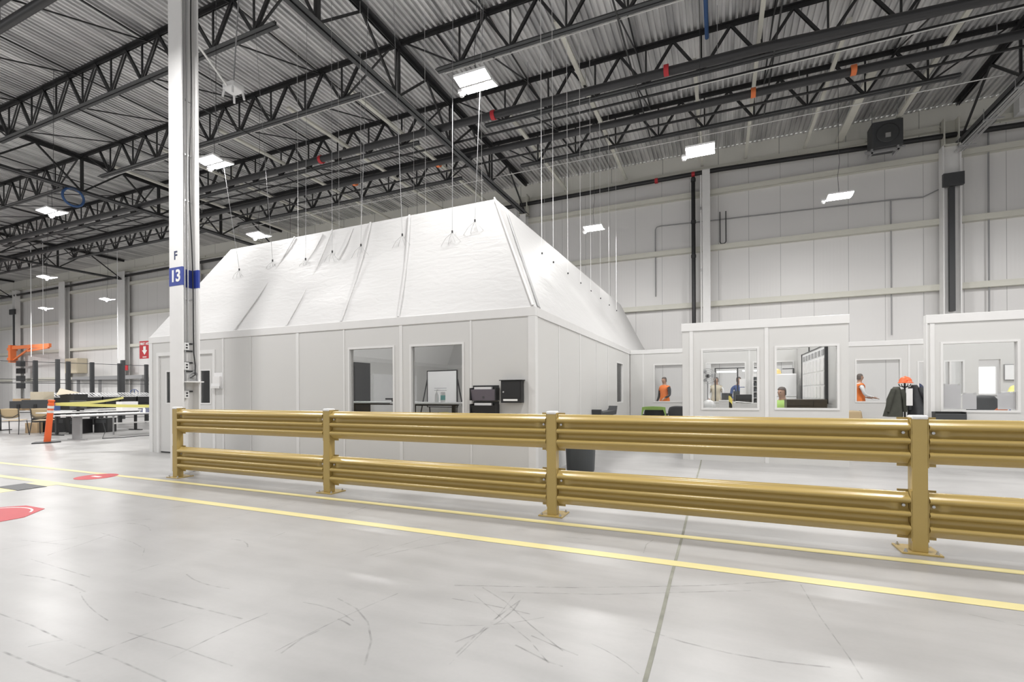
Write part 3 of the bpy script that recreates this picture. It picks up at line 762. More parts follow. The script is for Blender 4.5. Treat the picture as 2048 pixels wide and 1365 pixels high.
for i in range(4):
    for z0, up in ((0.70, 'upper'), (0.12, 'lower')):
        l = (P1+SP*(i+0.5), RY-0.005, z0); lb = '%s yellow corrugated guard rail %s' % (up, BAYL[i])
        if rail is None:
            rail = thing('guard_rail', lb, 'guard rail', l, group='yellow guard rails')
            Lr = SP-PW-0.02
            rail_mesh(Lr).build('rail_beam', M['yellow'], rail)
            for sx in (-1, 1):
                b = MB()
                for zz in (0.70,):
                    b.tube([(sx*(Lr/2-0.035), -0.010, zz*RH), (sx*(Lr/2-0.035), 0.020, zz*RH)], 0.012, 6)
                b.build('rail_bolt', M['steel'], rail)
                MB().box(sx*(Lr/2-0.04)-0.04, sx*(Lr/2-0.04)+0.04, 0.023, 0.030, 0.02, RH-0.02).build('end_plate', M['yellow'], rail)
        else:
            dup(rail, l, lb, group='yellow guard rails')

# floor stickers
def disc(c, r, n, ma, name, z=0.003, parent=None):
    mb = MB(); mb.lathe([(r, 0), (r, z)], (0, 0, 0), n, False)
    o = mb.build(name, ma, parent); return o
o = disc(None, 0.53, 8, M['red'], 'floor_sticker'); o.location = (-7.2, 2.40, 0.0005); o.rotation_euler = (0, 0, math.pi/8)
tag(o, 'worn red octagonal floor sticker cut by the left edge', 'floor sticker')
strip([(0.43*math.cos(a*math.pi/24), 0.43*math.sin(a*math.pi/24)) for a in range(4, 30)], 0.02, 0.0036).build('white_line', M['ink_white'], o)
o = disc(None, 0.27, 28, M['red'], 'floor_sticker'); o.location = (-8.96, 4.33, 0.0005)
tag(o, 'small round faded red floor sticker by the end of the barrier', 'floor sticker')
MB().box(-0.10, 0.10, -0.03, 0.03, 0.003, 0.0036).build('white_bar', M['ink_white'], o)
tag(MB().box(-9.26, -8.66, 3.30, 3.60, 0.002, 0.006).build('floor_mat', M['charcoal']), 'small black rectangle lying on the yellow floor square', 'floor mat')

# ================================================================== MODULAR OFFICE WITH FABRIC ROOF
OX0, OX1, OY0, OY1, OH, TH = -11.65, -2.497, 6.643, 19.4, 2.556, 0.08
office = thing('modular_office', 'long white modular office of flat wall panels under the white tent', 'office', (0, 0, 0))
FW = [(-11.37, -9.52, 0.0, 2.18), (-6.01, -5.01, 0.72, 2.09), (-4.71, -3.68, 0.72, 2.085)]
MB().wall('x', OY0, OY0+TH, OX0, OX1, 0, OH-0.14, FW).build('front_wall', M['panel'], office)
MB().wall('y', OX1-TH, OX1, OY0+TH, OY1, 0, OH-0.14, [(12.78, 13.71, 0.97, 2.09)]).build('side_wall', M['panel'], office)
MB().wall('y', OX0, OX0+TH, OY0+TH, OY1, 0, OH-0.14).build('side_wall', M['panel'], office)
MB().wall('x', OY1-TH, OY1, OX0+TH, OX1-TH, 0, OH-0.14).build('rear_wall', M['panel'], office)
tr = MB(); e = 0.018
tr.box(OX0-e, OX1+e, OY0-e, OY0+TH, OH-0.14, OH); tr.box(OX0-e, OX1+e, OY1-TH, OY1+e, OH-0.14, OH)
tr.box(OX1-TH, OX1+e, OY0+TH, OY1-TH, OH-0.14, OH); tr.box(OX0-e, OX0+TH, OY0+TH, OY1-TH, OH-0.14, OH)
tr.build('top_trim', M['trimw'], office, bevel=0.006)
for x_, w in ((-9.25, 0.05), (-8.45, 0.014), (-7.21, 0.07), (-6.10, 0.03), (-4.88, 0.06), (-3.56, 0.03)):
    MB().box(x_-w/2, x_+w/2, OY0-0.010, OY0, 0.0, OH-0.14).build('joint_strip', M['trimw'], office)
for y_, w in ((7.80, 0.03), (9.14, 0.05), (10.5, 0.03), (11.7, 0.04), (14.6, 0.05), (16.0, 0.04)):
    MB().box(OX1, OX1+0.010, y_-w/2, y_+w/2, 0.0, OH-0.14).build('joint_strip', M['trimw'], office)
mb = MB(); mb.box(OX1-0.10, OX1+0.014, OY0-0.014, OY0, 0, OH-0.14); mb.box(OX1, OX1+0.014, OY0, OY0+0.10, 0, OH-0.14)
mb.build('corner_trim', M['trimw'], office); 
MB().box(OX0-0.014, OX0+0.10, OY0-0.014, OY0, 0, OH-0.14).build('corner_trim', M['trimw'], office)
def window(parent, axis, pos, a0, a1, z0, z1, t=0.10, fw=0.035, face=-1, name='window', gl='glass', mid=None):
    """frame round an opening plus one pane; face = side the trim stands proud of"""
    f = MB()
    p0, p1 = pos-0.012, pos+t-0.008
    def B(x0, x1, lo, hi):
        if axis == 'x': f.box(x0, x1, p0, p1, lo, hi)
        else: f.box(p0, p1, x0, x1, lo, hi)
    B(a0, a0+fw, z0, z1); B(a1-fw, a1, z0, z1); B(a0+fw, a1-fw, z0, z0+fw); B(a0+fw, a1-fw, z1-fw, z1)
    if mid: B(mid-fw/2, mid+fw/2, z0+fw, z1-fw)
    o = f.build(name, M['trimw'], parent)
    g = MB(); c = pos+t*0.45
    if axis == 'x': g.box(a0+fw, a1-fw, c-0.003, c+0.003, z0+fw, z1-fw)
    else: g.box(c-0.003, c+0.003, a0+fw, a1-fw, z0+fw, z1-fw)
    g.build('pane', M[gl], o)
    return o
for a0, a1, z0, z1 in FW[1:]: window(office, 'x', OY0, a0, a1, z0, z1)
window(office, 'y', OX1-0.085, 12.78, 13.71, 0.97, 2.09)
# double door
df = MB(); df.box(-11.40, -11.33, OY0-0.015, OY0+TH, 0, 2.12); df.box(-9.56, -9.49, OY0-0.015, OY0+TH, 0, 2.12); df.box(-11.40, -9.49, OY0-0.015, OY0+TH, 2.12, 2.20)
df.build('door_frame', M['trimw'], office)
for a0, a1, g0, g1 in ((-11.33, -10.45, -11.09, -10.90), (-10.445, -9.56, -9.96, -9.68)):
    d = MB().wall('x', OY0+0.02, OY0+0.06, a0, a1, 0.03, 2.12, [(g0, g1, 1.10, 1.77)]).build('door', M['panel'], office)
    MB().box(g0, g1, OY0+0.035, OY0+0.043, 1.10, 1.77).build('door_window', M['glass_grey'], d)
    f = MB().wall('x', OY0+0.012, OY0+0.03, g0-0.03, g1+0.03, 1.07, 1.80, [(g0, g1, 1.10, 1.77)]).build('glazing_trim', M['trimw'], d)
    MB().box(a0+0.02, a1-0.02, OY0+0.024, OY0+0.03, 0.0, 0.03).build('door_sweep', M['black'], d)
    hx = -10.52 if a0 < -11 else -10.37
    MB().lathe([(0.028, 0), (0.028, 0.01), (0.012, 0.012), (0.012, 0.045), (0.026, 0.05), (0.024, 0.07)], (0, 0, 0), 12).build('handle', M['steel'], d); place(LAST[0], (hx, OY0+0.02, 1.0))

# wall-mounted things on the office front
t = thing('wall_pocket', 'clear and white wall pocket mounted beside the office double door', 'document holder', (-9.38, OY0-0.010, 1.40))
MB().box(-0.13, 0.13, -0.07, -0.064, 0, 0.10).box(-0.13, 0.13, -0.06, 0, -0.006, 0).box(-0.13, 0.13, -0.006, 0, 0, 0.32).build('pocket', M['white'], t)
MB().box(-0.13, 0.13, -0.078, -0.062, 0.0, 0.045).build('front_lip', M['trimw'], t)
MB().box(-0.10, 0.10, -0.05, -0.01, 0.005, 0.24).build('papers', M['paper'], t)
for k, (z, lb) in enumerate(((1.165, 'black wall file holder with papers, upper of two beside the lock box'), (0.92, 'black wall file holder with papers, lower of two, half behind the rail'))):
    t = thing('file_holder', lb, 'file holder', (-3.30, OY0-0.002, z), group='black wall file holders')
    f = MB(); f.poly([(-0.20, -0.08, 0), (0.20, -0.08, 0), (0.22, -0.12, 0.17), (-0.22, -0.12, 0.17), (-0.20, -0.07, 0), (0.20, -0.07, 0), (0.22, -0.11, 0.17), (-0.22, -0.11, 0.17)],
                     [(0, 1, 2, 3), (4, 5, 6, 7), (3, 2, 6, 7), (0, 1, 5, 4), (0, 3, 7, 4), (1, 2, 6, 5)])
    f.build('front_panel', M['black'] if k else mat('smoked_plastic', (0.14, 0.125, 0.15), 0.3), t)
    MB().box(-0.20, 0.20, -0.08, 0, -0.006, 0.0).box(-0.22, 0.22, -0.012, 0, 0, 0.23).box(-0.225, -0.205, -0.12, 0, 0.0, 0.19).box(0.205, 0.225, -0.12, 0, 0.0, 0.19).build('holder_shell', M['black'], t)
    MB().box(-0.17, 0.12, -0.07, -0.02, 0.004, 0.205).build('papers', M['paper'], t)
    if k == 0: MB().lathe([(0.018, 0), (0.018, 0.003)], (0, 0, 0), 14).build('round_mark', M['charcoal'], t); place(LAST[0], (0, -0.092, 0.05))
t = thing('lock_box', 'black wall-mounted lock box with a white label strip', 'lock box', (-2.835, OY0-0.001, 1.13))
MB().box(-0.165, 0.165, -0.11, 0, 0, 0.33).build('housing', M['black'], t, bevel=0.004)
MB().box(-0.185, 0.185, -0.135, 0.0, 0.33, 0.342).build('lid', M['black'], t, bevel=0.003)
MB().box(-0.15, 0.15, -0.116, -0.11, 0.07, 0.32).build('door', M['black'], t)
MB().box(-0.125, 0.105, -0.116, -0.11, 0.028, 0.056).build('name_strip', M['ink_white'], t)
MB().lathe([(0.013, 0), (0.013, 0.008), (0.008, 0.01)], (0, 0, 0), 12).build('key_lock', M['steel'], t); place(LAST[0], (-0.12, -0.116, 0.16))
# first aid sign sticking out past the office's left end
t = thing('first_aid_sign', 'red projecting first aid sign with white arrow on the office left end', 'sign', (OX0, OY0+0.10, 2.10))
SX = -0.36
MB().box(SX-0.19, SX+0.19, -0.006, 0.006, 0, 0.40).build('sign_plate', M['red'], t)
for zz in (0.05, 0.32): MB().box(SX+0.19, -0.002, -0.012, 0.012, zz, zz+0.03).build('wall_bracket', M['white_steel'], t)
text('lettering', 'FIRST AID', M['ink_white'], t, (SX, -0.008, 0.335), 0.078, bold=0.002)
MB().extrude([(SX-0.045, 0.28), (SX+0.045, 0.28), (SX+0.045, 0.19), (SX+0.095, 0.19), (SX, 0.085), (SX-0.095, 0.19), (SX-0.045, 0.19)], 'y', -0.009, -0.006).build('arrow', M['ink_white'], t)
MB().box(SX-0.07, SX+0.07, -0.009, -0.006, 0.025, 0.045).build('line', M['ink_white'], t)

# fabric roof: frustum of tarpaulin slung from the joists
tent = thing('fabric_roof', 'white tarpaulin hip roof slung by wires over the modular office', 'fabric roof', (0, 0, 0))
TZ = 4.62
A0, A1 = (OX0, OY0, OH), (OX1, OY0, OH); B0, B1 = (OX0, OY1, OH), (OX1, OY1, OH)
TA, TB = (-10.28, 7.58, TZ-0.02), (-3.52, 7.50, TZ); TC, TD = (-3.46, 18.55, TZ), (-10.28, 18.5, TZ)
def patch(mb, a, b, c, d, nu, nv, sag):
    """grid a-b (bottom) to d-c (top), sagging inward"""
    a, b, c, d = map(Vector, (a, b, c, d)); nrm = (b-a).cross(d-a).normalized()
    pts = []
    for j in range(nv+1):
        for i in range(nu+1):
            u, v = i/nu, j/nv
            p = (a*(1-u)+b*u)*(1-v)+(d*(1-u)+c*u)*v
            k = math.sin(math.pi*u)**0.5 * math.sin(math.pi*v)
            w = noise.noise(Vector((p.x*0.9, p.y*0.9, p.z*2.0)))*0.035 + noise.noise(Vector((p.x*0.35, p.y*0.5, p.z*0.8+3)))*0.05
            p = p - nrm*(sag*math.sin(math.pi*v)*min(1, 6*u, 6*(1-u)) - w*k)
            pts.append(p)
    n = nu+1
    mb.poly(pts, [(j*n+i, j*n+i+1, (j+1)*n+i+1, (j+1)*n+i) for j in range(nv) for i in range(nu)], True)
mb = MB()
patch(mb, A0, A1, TB, TA, 60, 16, 0.05)
patch(mb, A1, B1, TC, TB, 70, 16, 0.05)
patch(mb, B0, A0, TA, TD, 60, 12, 0.05)
patch(mb, B1, B0, TD, TC, 50, 12, 0.05)
patch(mb, TA, TB, TC, TD, 12, 12, 0.0)
mb.build('tarpaulin', M['fabric'], tent, recalc=False)
def lerp(a, b, f): return tuple(a[i]*(1-f)+b[i]*f for i in range(3))
def fs(u, v, off=0.02):          # point on the front slope
    p = Vector(lerp(lerp(A0, A1, u), lerp(TA, TB, u), v))
    return p + Vector((0, -0.91, 0.41))*(off-0.05*math.sin(math.pi*v)*min(1, 6*u, 6*(1-u)))
def ss(u, v, off=0.02):          # point on the right slope
    p = Vector(lerp(lerp(A1, B1, u), lerp(TB, TC, u), v))
    return p + Vector((0.90, 0, 0.43))*(off-0.05*math.sin(math.pi*v)*min(1, 6*u, 6*(1-u)))
def seam(fn, pts, w, name, ma):
    mb = MB()
    P = [fn(*p) for p in pts]
    for p, q in zip(P[:-1], P[1:]):
        mb.bar(p, q, w, 0.012, (0, -0.91, 0.41) if fn is fs else (0.9, 0, 0.43))
    return mb.build(name, ma, tent)
for u0 in (0.30, 0.455, 0.60, 0.735):
    seam(fs, [(u0+0.010*0, k/10) for k in range(0, 11)], 0.035, 'seam', M['fabric'])
for k, u0 in enumerate((0.415, 0.53, 0.545)):
    if k < 2: seam(fs, [(u0-0.01, 0.66), (u0, 0.80), (u0+0.005, 0.97)], 0.05, 'welt', M['fabric'])
hz = mat('grey_zip_strip', (0.42, 0.42, 0.42), 0.7)
seam(ss, [(0.012+0.002*k, k/10) for k in range(0, 10)], 0.07, 'hip_zip', hz)
MB().tube([fs(0.998, k/10, 0.03) for k in range(11)], 0.018, 6).build('hip_cord', M['trimw'], tent)
# ties: clip, short cords and a wire up to the joists
def tie(p, top, cords=True):
    p = Vector(p)
    MB().box(p.x-0.012, p.x+0.012, p.y-0.025, p.y-0.008, p.z-0.01, p.z+0.035).build('tie_clip', M['black'], tent)
    MB().tube([(p.x, p.y-0.018, p.z+0.04), top], 0.004, 5).build('hanger_wire', M['grey'], tent)
    if cords:
        c = MB()
        for dx in (-0.22, -0.08, 0.07, 0.2):
            c.tube([(p.x, p.y-0.02, p.z), (p.x+dx*0.5, p.y-0.035-abs(dx)*0.1, p.z-0.10), (p.x+dx, p.y-0.03, p.z-0.20-0.05*abs(dx))], 0.0025, 4)
        c.build('tie_cords', M['grey'], tent)
for (u, v), top in (((0.145, 0.70), (-11.6, 7.95, 9.70)), ((0.27, 0.745), (-9.9, 7.95, 9.70)), ((0.405, 0.70), (-8.3, 7.95, 9.70)), ((0.495, 0.735), (-7.6, 7.95, 9.70)),
                    ((0.59, 0.755), (-6.6, 7.95, 9.70)), ((0.72, 0.79), (-6.0, 7.95, 9.70)), ((0.865, 0.735), (-4.6, 7.95, 9.70)), ((0.93, 0.80), (-3.9, 7.95, 9.70))):
    tie(fs(u, v, 0.03), top)
for i, y in enumerate((8.68, 9.48, 10.66, 11.9, 13.07, 14.35, 15.7, 17.0)):
    u = (y-OY0)/(OY1-OY0); p = ss(u, 0.74, 0.02)
    MB().tube([p, (p.x, p.y, DECK-0.01)], 0.0055, 5).build('hanger_rod', M['white_steel'], tent)
    MB().box(p.x-0.008, p.x+0.018, p.y-0.010, p.y+0.010, p.z-0.018, p.z+0.018).build('tie_clip', M['black'], tent)
for x, y in ((-9.3, 8.6), (-7.9, 9.2), (-6.2, 9.4), (-5.0, 9.9), (-9.8, 10.5), (-8.6, 12.4), (-6.9, 13.4), (-5.2, 14.8)):
    MB().tube([(x, y, TZ), (x, y, DECK-0.01)], 0.0035, 5).build('hanger_rod', M['white_steel'], tent)

# ================================================================== RIGHT-HAND OFFICES
BY2 = 14.85
def partition(name, label, group=None):
    return thing(name, label, 'office partition', (0, 0, 0), group=group)
rear = partition('office_partition', 'long low white office wall with window openings behind the booths')
RW = [(-1.80, -0.75, 0.96, 2.10), (-0.36, 0.69, 0.96, 2.10), (0.85, 1.85, 0.96, 2.10), (3.21, 4.18, 0.97, 2.09), (4.49, 4.82, 0.97, 2.0), (5.00, 5.40, 1.15, 2.0), (5.66, 6.05, 0.0, 2.0), (6.9, 7.8, 0.96, 2.1)]
MB().wall('x', BY2, BY2+TH, OX1+0.02, 9.0, 0, OH-0.14, RW).build('wall_panel', M['panel'], rear)
MB().box(OX1+0.02, 9.0, BY2-0.018, BY2+TH+0.018, OH-0.14, OH-0.02).build('top_trim', M['trimw'], rear, bevel=0.005)
for w in RW:
    if w[2] > 0.5: window(rear, 'x', BY2, w[0], w[1], w[2], w[3], mid=5.13 if w[0] == 5.0 else None)
for x_ in (-2.1, -0.55, 0.77, 2.6, 3.0, 4.33, 4.9): MB().box(x_-0.02, x_+0.02, BY2-0.01, BY2, 0, OH-0.14).build('joint_strip', M['trimw'], rear)

b1 = partition('office_partition', 'white booth front with two wide windows, middle of the view')
B1W = [(-0.31, 0.66, 0.94, 2.08), (0.90, 1.87, 0.95, 2.08)]
MB().wall('x', 9.65, 9.65+TH, -0.64, 2.0, 0, OH-0.14, B1W).build('front_panel', M['panel'], b1)
MB().box(-0.655, 2.015, 9.632, 9.65+TH+0.018, OH-0.14, OH+0.01).build('top_trim', M['trimw'], b1, bevel=0.005)
MB().wall('y', 2.0-TH, 2.0, 9.65+TH, BY2, 0, OH-0.14).build('side_panel', M['panel'], b1)
MB().wall('y', -0.64, -0.64+TH, 9.65+TH, BY2, 0, OH-0.14).build('side_panel', M['panel'], b1)
for w in B1W: window(b1, 'x', 9.65, *w)
for x_ in (-0.48, 0.775): MB().box(x_-0.03, x_+0.03, 9.64, 9.65, 0, OH-0.14).build('joint_strip', M['trimw'], b1)
b2 = partition('office_partition', 'white booth front at the far right with one wide window')
B2W = [(3.36, 4.35, 0.92, 2.08), (4.62, 5.6, 0.92, 2.08)]
MB().wall('x', 10.1, 10.1+TH, 3.19, 7.4, 0, OH-0.16, B2W).build('front_panel', M['panel'], b2)
MB().box(3.17, 7.4, 10.08, 10.1+TH+0.018, OH-0.16, OH-0.02).build('top_trim', M['trimw'], b2, bevel=0.005)
for w in B2W: window(b2, 'x', 10.1, *w)
MB().box(3.225, 3.285, 10.09, 10.1, 0, OH-0.16).build('joint_strip', M['trimw'], b2)
MB().box(3.17, 3.19, 10.08, 10.2, 0, OH-0.16).build('end_cap', M['trimw'], b2)

# ------------------------------------------------------------------ furniture builders
def task_chair(label, loc, rz, ma='black', group=None, back_h=0.95, w=0.48):
    t = thing('office_chair', label, 'chair', loc, rz, group)
    MB().lathe([(0.02, 0.44), (0.20, 0.44), (0.24, 0.46), (0.24, 0.49), (0.21, 0.51), (0.02, 0.515)], (0, 0, 0), 20).build('seat', M[ma], t)
    bk = MB(); n = 9; pts = []
    for j in range(n):
        z = 0.56+(back_h-0.56)*j/(n-1)
        ww = w*(0.82+0.18*math.sin(math.pi*min(1, j/(n-1)*1.1)))/2
        if j == n-1: ww *= 0.80
        for i in range(9):
            u = -1+2*i/8
            pts.append((u*ww, -0.24-0.05*j/(n-1)+0.05*u*u, z-(0.02*u*u if j == n-1 else 0)))
    K = len(pts)
    pts += [(p[0]*0.97, p[1]-0.035, p[2]) for p in pts]
    fsx = [(j*9+i, j*9+i+1, (j+1)*9+i+1, (j+1)*9+i) for j in range(n-1) for i in range(8)]
    fs2 = [tuple(K+q for q in f) for f in fsx]
    rim = [j*9 for j in range(n)]+[(n-1)*9+i for i in range(1, 9)]+[j*9+8 for j in range(n-2, -1, -1)]+[i for i in range(7, 0, -1)]
    rimf = [(rim[i], rim[(i+1) % len(rim)], K+rim[(i+1) % len(rim)], K+rim[i]) for i in range(len(rim))]
    bk.poly(pts, fsx+fs2+rimf, True); bk.build('backrest', M[ma], t)
    MB().bar((0, -0.12, 0.45), (0, -0.27, 0.62), 0.06, 0.02).build('back_bracket', M['black'], t)
    MB().tube([(0, 0, 0.08), (0, 0, 0.44)], 0.028, 10).build('gas_column', M['black'], t)
    for k in range(5):
        a = 2*math.pi*k/5
        l = MB().bar((0, 0, 0.10), (0.28*math.cos(a), 0.28*math.sin(a), 0.07), 0.045, 0.03).build('leg', M['black'], t)
        MB().ball((0.28*math.cos(a), 0.28*math.sin(a), 0.03), 0.03, 8, 6).build('caster', M['black'], l)
    for sx in (-1, 1):
        MB().tube([(sx*0.20, -0.05, 0.46), (sx*0.28, -0.05, 0.50), (sx*0.28, -0.05, 0.66)], 0.015, 6).box(sx*0.28-0.03, sx*0.28+0.03, -0.16, 0.10, 0.66, 0.685).build('armrest', M['black'], t)
    return t
def side_chair(label, loc, rz, group=None, ma='tan'):
    t = thing('stacking_chair', label, 'chair', loc, rz, group)
    MB().poly([(-0.23, -0.20, 0.44), (0.23, -0.20, 0.44), (0.24, 0.22, 0.46), (-0.24, 0.22, 0.46), (-0.23, -0.20, 0.455), (0.23, -0.20, 0.455), (0.24, 0.22, 0.475), (-0.24, 0.22, 0.475)],
              [(0, 1, 2, 3), (4, 5, 6, 7), (0, 1, 5, 4), (1, 2, 6, 5), (2, 3, 7, 6), (3, 0, 4, 7)]).build('seat', M[ma], t, bevel=0.01)
    pts = []; nx, nz = 11, 7
    for j in range(nz):
        for i in range(nx):
            u = -1+2*i/(nx-1); v = j/(nz-1)
            z = 0.58+0.27*v + (-0.06*(1-u*u) if j == 0 else 0) + (-0.02*u*u if j == nz-1 else 0)
            pts.append((u*(0.235+0.01*v), -0.25-0.05*v+0.05*u*u, z))
    K = len(pts); pts += [(p[0], p[1]-0.014, p[2]) for p in pts]
    f1 = [(j*nx+i, j*nx+i+1, (j+1)*nx+i+1, (j+1)*nx+i) for j in range(nz-1) for i in range(nx-1)]
    rim = [j*nx for j in range(nz)]+[(nz-1)*nx+i for i in range(1, nx)]+[j*nx+nx-1 for j in range(nz-2, -1, -1)]+[i for i in range(nx-2, 0, -1)]
    mb = MB().poly(pts, f1+[tuple(K+q for q in f) for f in f1]+[(rim[i], rim[(i+1) % len(rim)], K+rim[(i+1) % len(rim)], K+rim[i]) for i in range(len(rim))], True)
    mb.build('backrest', M[ma], t)
    for sx in (-1, 1):
        MB().tube([(sx*0.25, 0.24, 0.0), (sx*0.23, 0.18, 0.44)], 0.012, 8).build('leg', M['dark_steel'], t)
        MB().tube([(sx*0.25, -0.30, 0.0), (sx*0.225, -0.22, 0.45), (sx*0.235, -0.275, 0.84)], 0.012, 8).build('leg', M['dark_steel'], t)
    MB().tube([(-0.235, -0.268, 0.66), (-0.10, -0.295, 0.56), (0.10, -0.295, 0.56), (0.235, -0.268, 0.66)], 0.011, 6).build('back_frame', M['dark_steel'], t)
    return t
def t_desk(name, label, loc, rz, L, D, h, legm='black', group=None, topm='laminate', panel=False):
    t = thing(name, label, 'table', loc, rz, group)
    MB().box(-L/2, L/2, -D/2, D/2, h-0.03, h).build('table_top', M[topm], t, bevel=0.004)
    MB().box(-L/2+0.25, L/2-0.25, -0.03, 0.03, h-0.075, h-0.03).build('apron_beam', M[legm], t)
    for sx in (-1, 1):
        x_ = sx*(L/2-0.35)
        w = 0.16 if panel else 0.04
        MB().box(x_-0.03, x_+0.03, -w, w, 0.03, h-0.03).box(x_-0.035, x_+0.035, -D/2+0.05, D/2-0.05, 0.0, 0.03).build('leg', M[legm], t)
    return t

# ------------------------------------------------------------------ people
def person(label, loc, rz, shirt='cloth_dark', vest=None, pants='charcoal', sit=False, hair='hair', arms=(0, 0), cap=None):
    t = thing('person', label, 'person', loc, rz)
    V, E, Rd = [], [], []
    def add(p, r, par=None):
        V.append(Vector(p)); Rd.append(r)
        if par is not None: E.append((par, len(V)-1))
        return len(V)-1
    base = 0.54 if sit else 0.95
    pel = add((0, 0, base), 0.135)
    sp = add((0, 0.0, base+0.17), 0.125, pel); ch = add((0, -0.01, base+0.38), 0.145, sp); ub = add((0, -0.015, base+0.49), 0.10, ch)
    nk = add((0, 0.0, base+0.57), 0.055, ub); h0 = add((0, 0.015, base+0.64), 0.068, nk); h1 = add((0, 0.02, base+0.71), 0.086, h0); h2 = add((0, 0.015, base+0.78), 0.075, h1); add((0, 0.01, base+0.82), 0.045, h2)
    add((0, 0.112, base+0.695), 0.014, h1)
    for sx, lift in ((-1, arms[0]), (1, arms[1])):
        s1 = add((sx*0.13, -0.01, base+0.46), 0.075, ub); s2 = add((sx*0.20, -0.01, base+0.43), 0.062, s1)
        el = add((sx*0.25, -0.03+0.10*lift, base+0.16+0.05*lift), 0.045, s2)
        wr = add((sx*(0.25-0.06*lift), 0.06+0.26*lift, base-0.06+0.24*lift), 0.031, el)
        d = Vector((0, 0.10+0.6*lift, -1+lift)).normalized()
        pm = add(V[wr]+d*0.07, 0.033, wr)
        sd = Vector((1, 0, 0))
        for k in range(4):
            q = V[pm]+sd*(-0.027+0.018*k)+d*0.035
            f1 = add(q, 0.0095, pm); add(q+d*(0.045+0.008*(k in (1, 2)))+Vector((0, 0.012, 0)), 0.0085, f1)
        q = V[wr]+d*0.045+Vector((-sx*0.02, 0.03, 0)); f1 = add(q, 0.011, pm); add(q+d*0.04+Vector((-sx*0.008, 0.018, 0)), 0.0095, f1)
        hp = add((sx*0.09, 0, base-0.04), 0.105, pel)
        if sit:
            kn = add((sx*0.11, 0.42, base+0.0), 0.065, hp); an = add((sx*0.11, 0.44, 0.10), 0.045, kn)
        else:
            kn = add((sx*0.10, 0.02, 0.50), 0.064, hp); an = add((sx*0.10, -0.01, 0.10), 0.044, kn)
        hl = add(V[an]+Vector((0, 0.0, -0.055)), 0.042, an); add(V[hl]+Vector((0, 0.16, -0.008)), 0.035, hl)
    me = bpy.data.meshes.new('body'); me.from_pydata(V, E, [])
    o = bpy.data.objects.new('body', me); COL.objects.link(o)
    md = o.modifiers.new('skin', 'SKIN')
    for i, r in enumerate(Rd): me.skin_vertices[0].data[i].radius = (r, r)
    me.skin_vertices[0].data[0].use_root = True
    o.modifiers.new('sub', 'SUBSURF').levels = 1
    dg = bpy.context.evaluated_depsgraph_get()
    nm = bpy.data.meshes.new_from_object(o.evaluated_get(dg))
    bpy.data.objects.remove(o)
    nm.name = 'body'; nm.materials.clear()
    for k in (shirt, pants, 'skin', 'black'): nm.materials.append(M[k])
    wrist = [V[i] for i, r in enumerate(Rd) if abs(r-0.031) < 1e-6]
    vest_f, hair_f = [], []
    for p in nm.polygons:
        p.use_smooth = True
        c = p.center; hand = any((c-w).length < 0.20 and (c.z < w.z+0.01 or c.y > w.y+0.02) for w in wrist)
        if c.z > base+0.545 or hand: p.material_index = 2
        elif c.z < 0.075: p.material_index = 3
        elif c.z < base-0.0 and abs(c.x) < 0.2 and not (sit and c.y < -0.1): p.material_index = 1
        elif sit and c.y > 0.12 and c.z < base+0.1 and abs(c.x) < 0.2: p.material_index = 1
        if base-0.06 < c.z < base+0.53 and abs(c.x) < 0.185 and abs(c.y) < 0.2: vest_f.append(p.index)
        if c.z > base+0.66 and (c.y < 0.035 or c.z > base+0.775): hair_f.append(p.index)
    o = bpy.data.objects.new('body', nm); COL.objects.link(o); o.parent = t
    def shell(name, faces, off, ma):
        vs = {}; P = []; F = []
        for fi in faces:
            f = []
            for vi in nm.polygons[fi].vertices:
                if vi not in vs:
                    vs[vi] = len(P); P.append(nm.vertices[vi].co + nm.vertices[vi].normal*off)
                f.append(vs[vi])
            F.append(f)
        if F: MB().poly(P, F, True).build(name, M[ma], t, recalc=False)
    if vest: shell('safety_vest', vest_f, 0.016, vest)
    shell('hair' if not cap else 'cap', hair_f, 0.014, cap or hair)
    for sx in (-1, 1): MB().ball((sx*0.032, 0.098, base+0.715), 0.009, 8, 6).build('eye', M['black'], t)
    return t
person('person in an orange vest standing behind the leftmost window of the rear wall', (-1.72, 17.2, 0), math.pi*0.8, 'cloth_grey', 'hiorange', arms=(0.7, 0.2))
person('person with grey hair and orange vest at the left of the rear window', (3.80, 17.1, 0), -math.pi*0.45, 'white', 'hiorange', arms=(0.8, 0.8))
person('person in a tan vest at the bright bench, left of two', (-0.10, 18.3, 0), math.pi, 'white', 'kraft', arms=(0.5, 0.5))
person('person in a dark top at the bright bench, right of two', (0.62, 18.5, 0), math.pi*1.05, 'blue_cloth', None, arms=(0.5, 0.5))
person('person in a hi-vis lime vest seated behind the booth right window', (1.22, 11.5, 0), math.pi*0.75, 'cloth_grey', 'lime', sit=True, arms=(0.6, 0.4))
person('person in dark clothes glimpsed through the narrow window past the jackets', (5.12, 17.2, 0), math.pi*0.7, 'navy', None, 'red', arms=(0.2, 0.5))

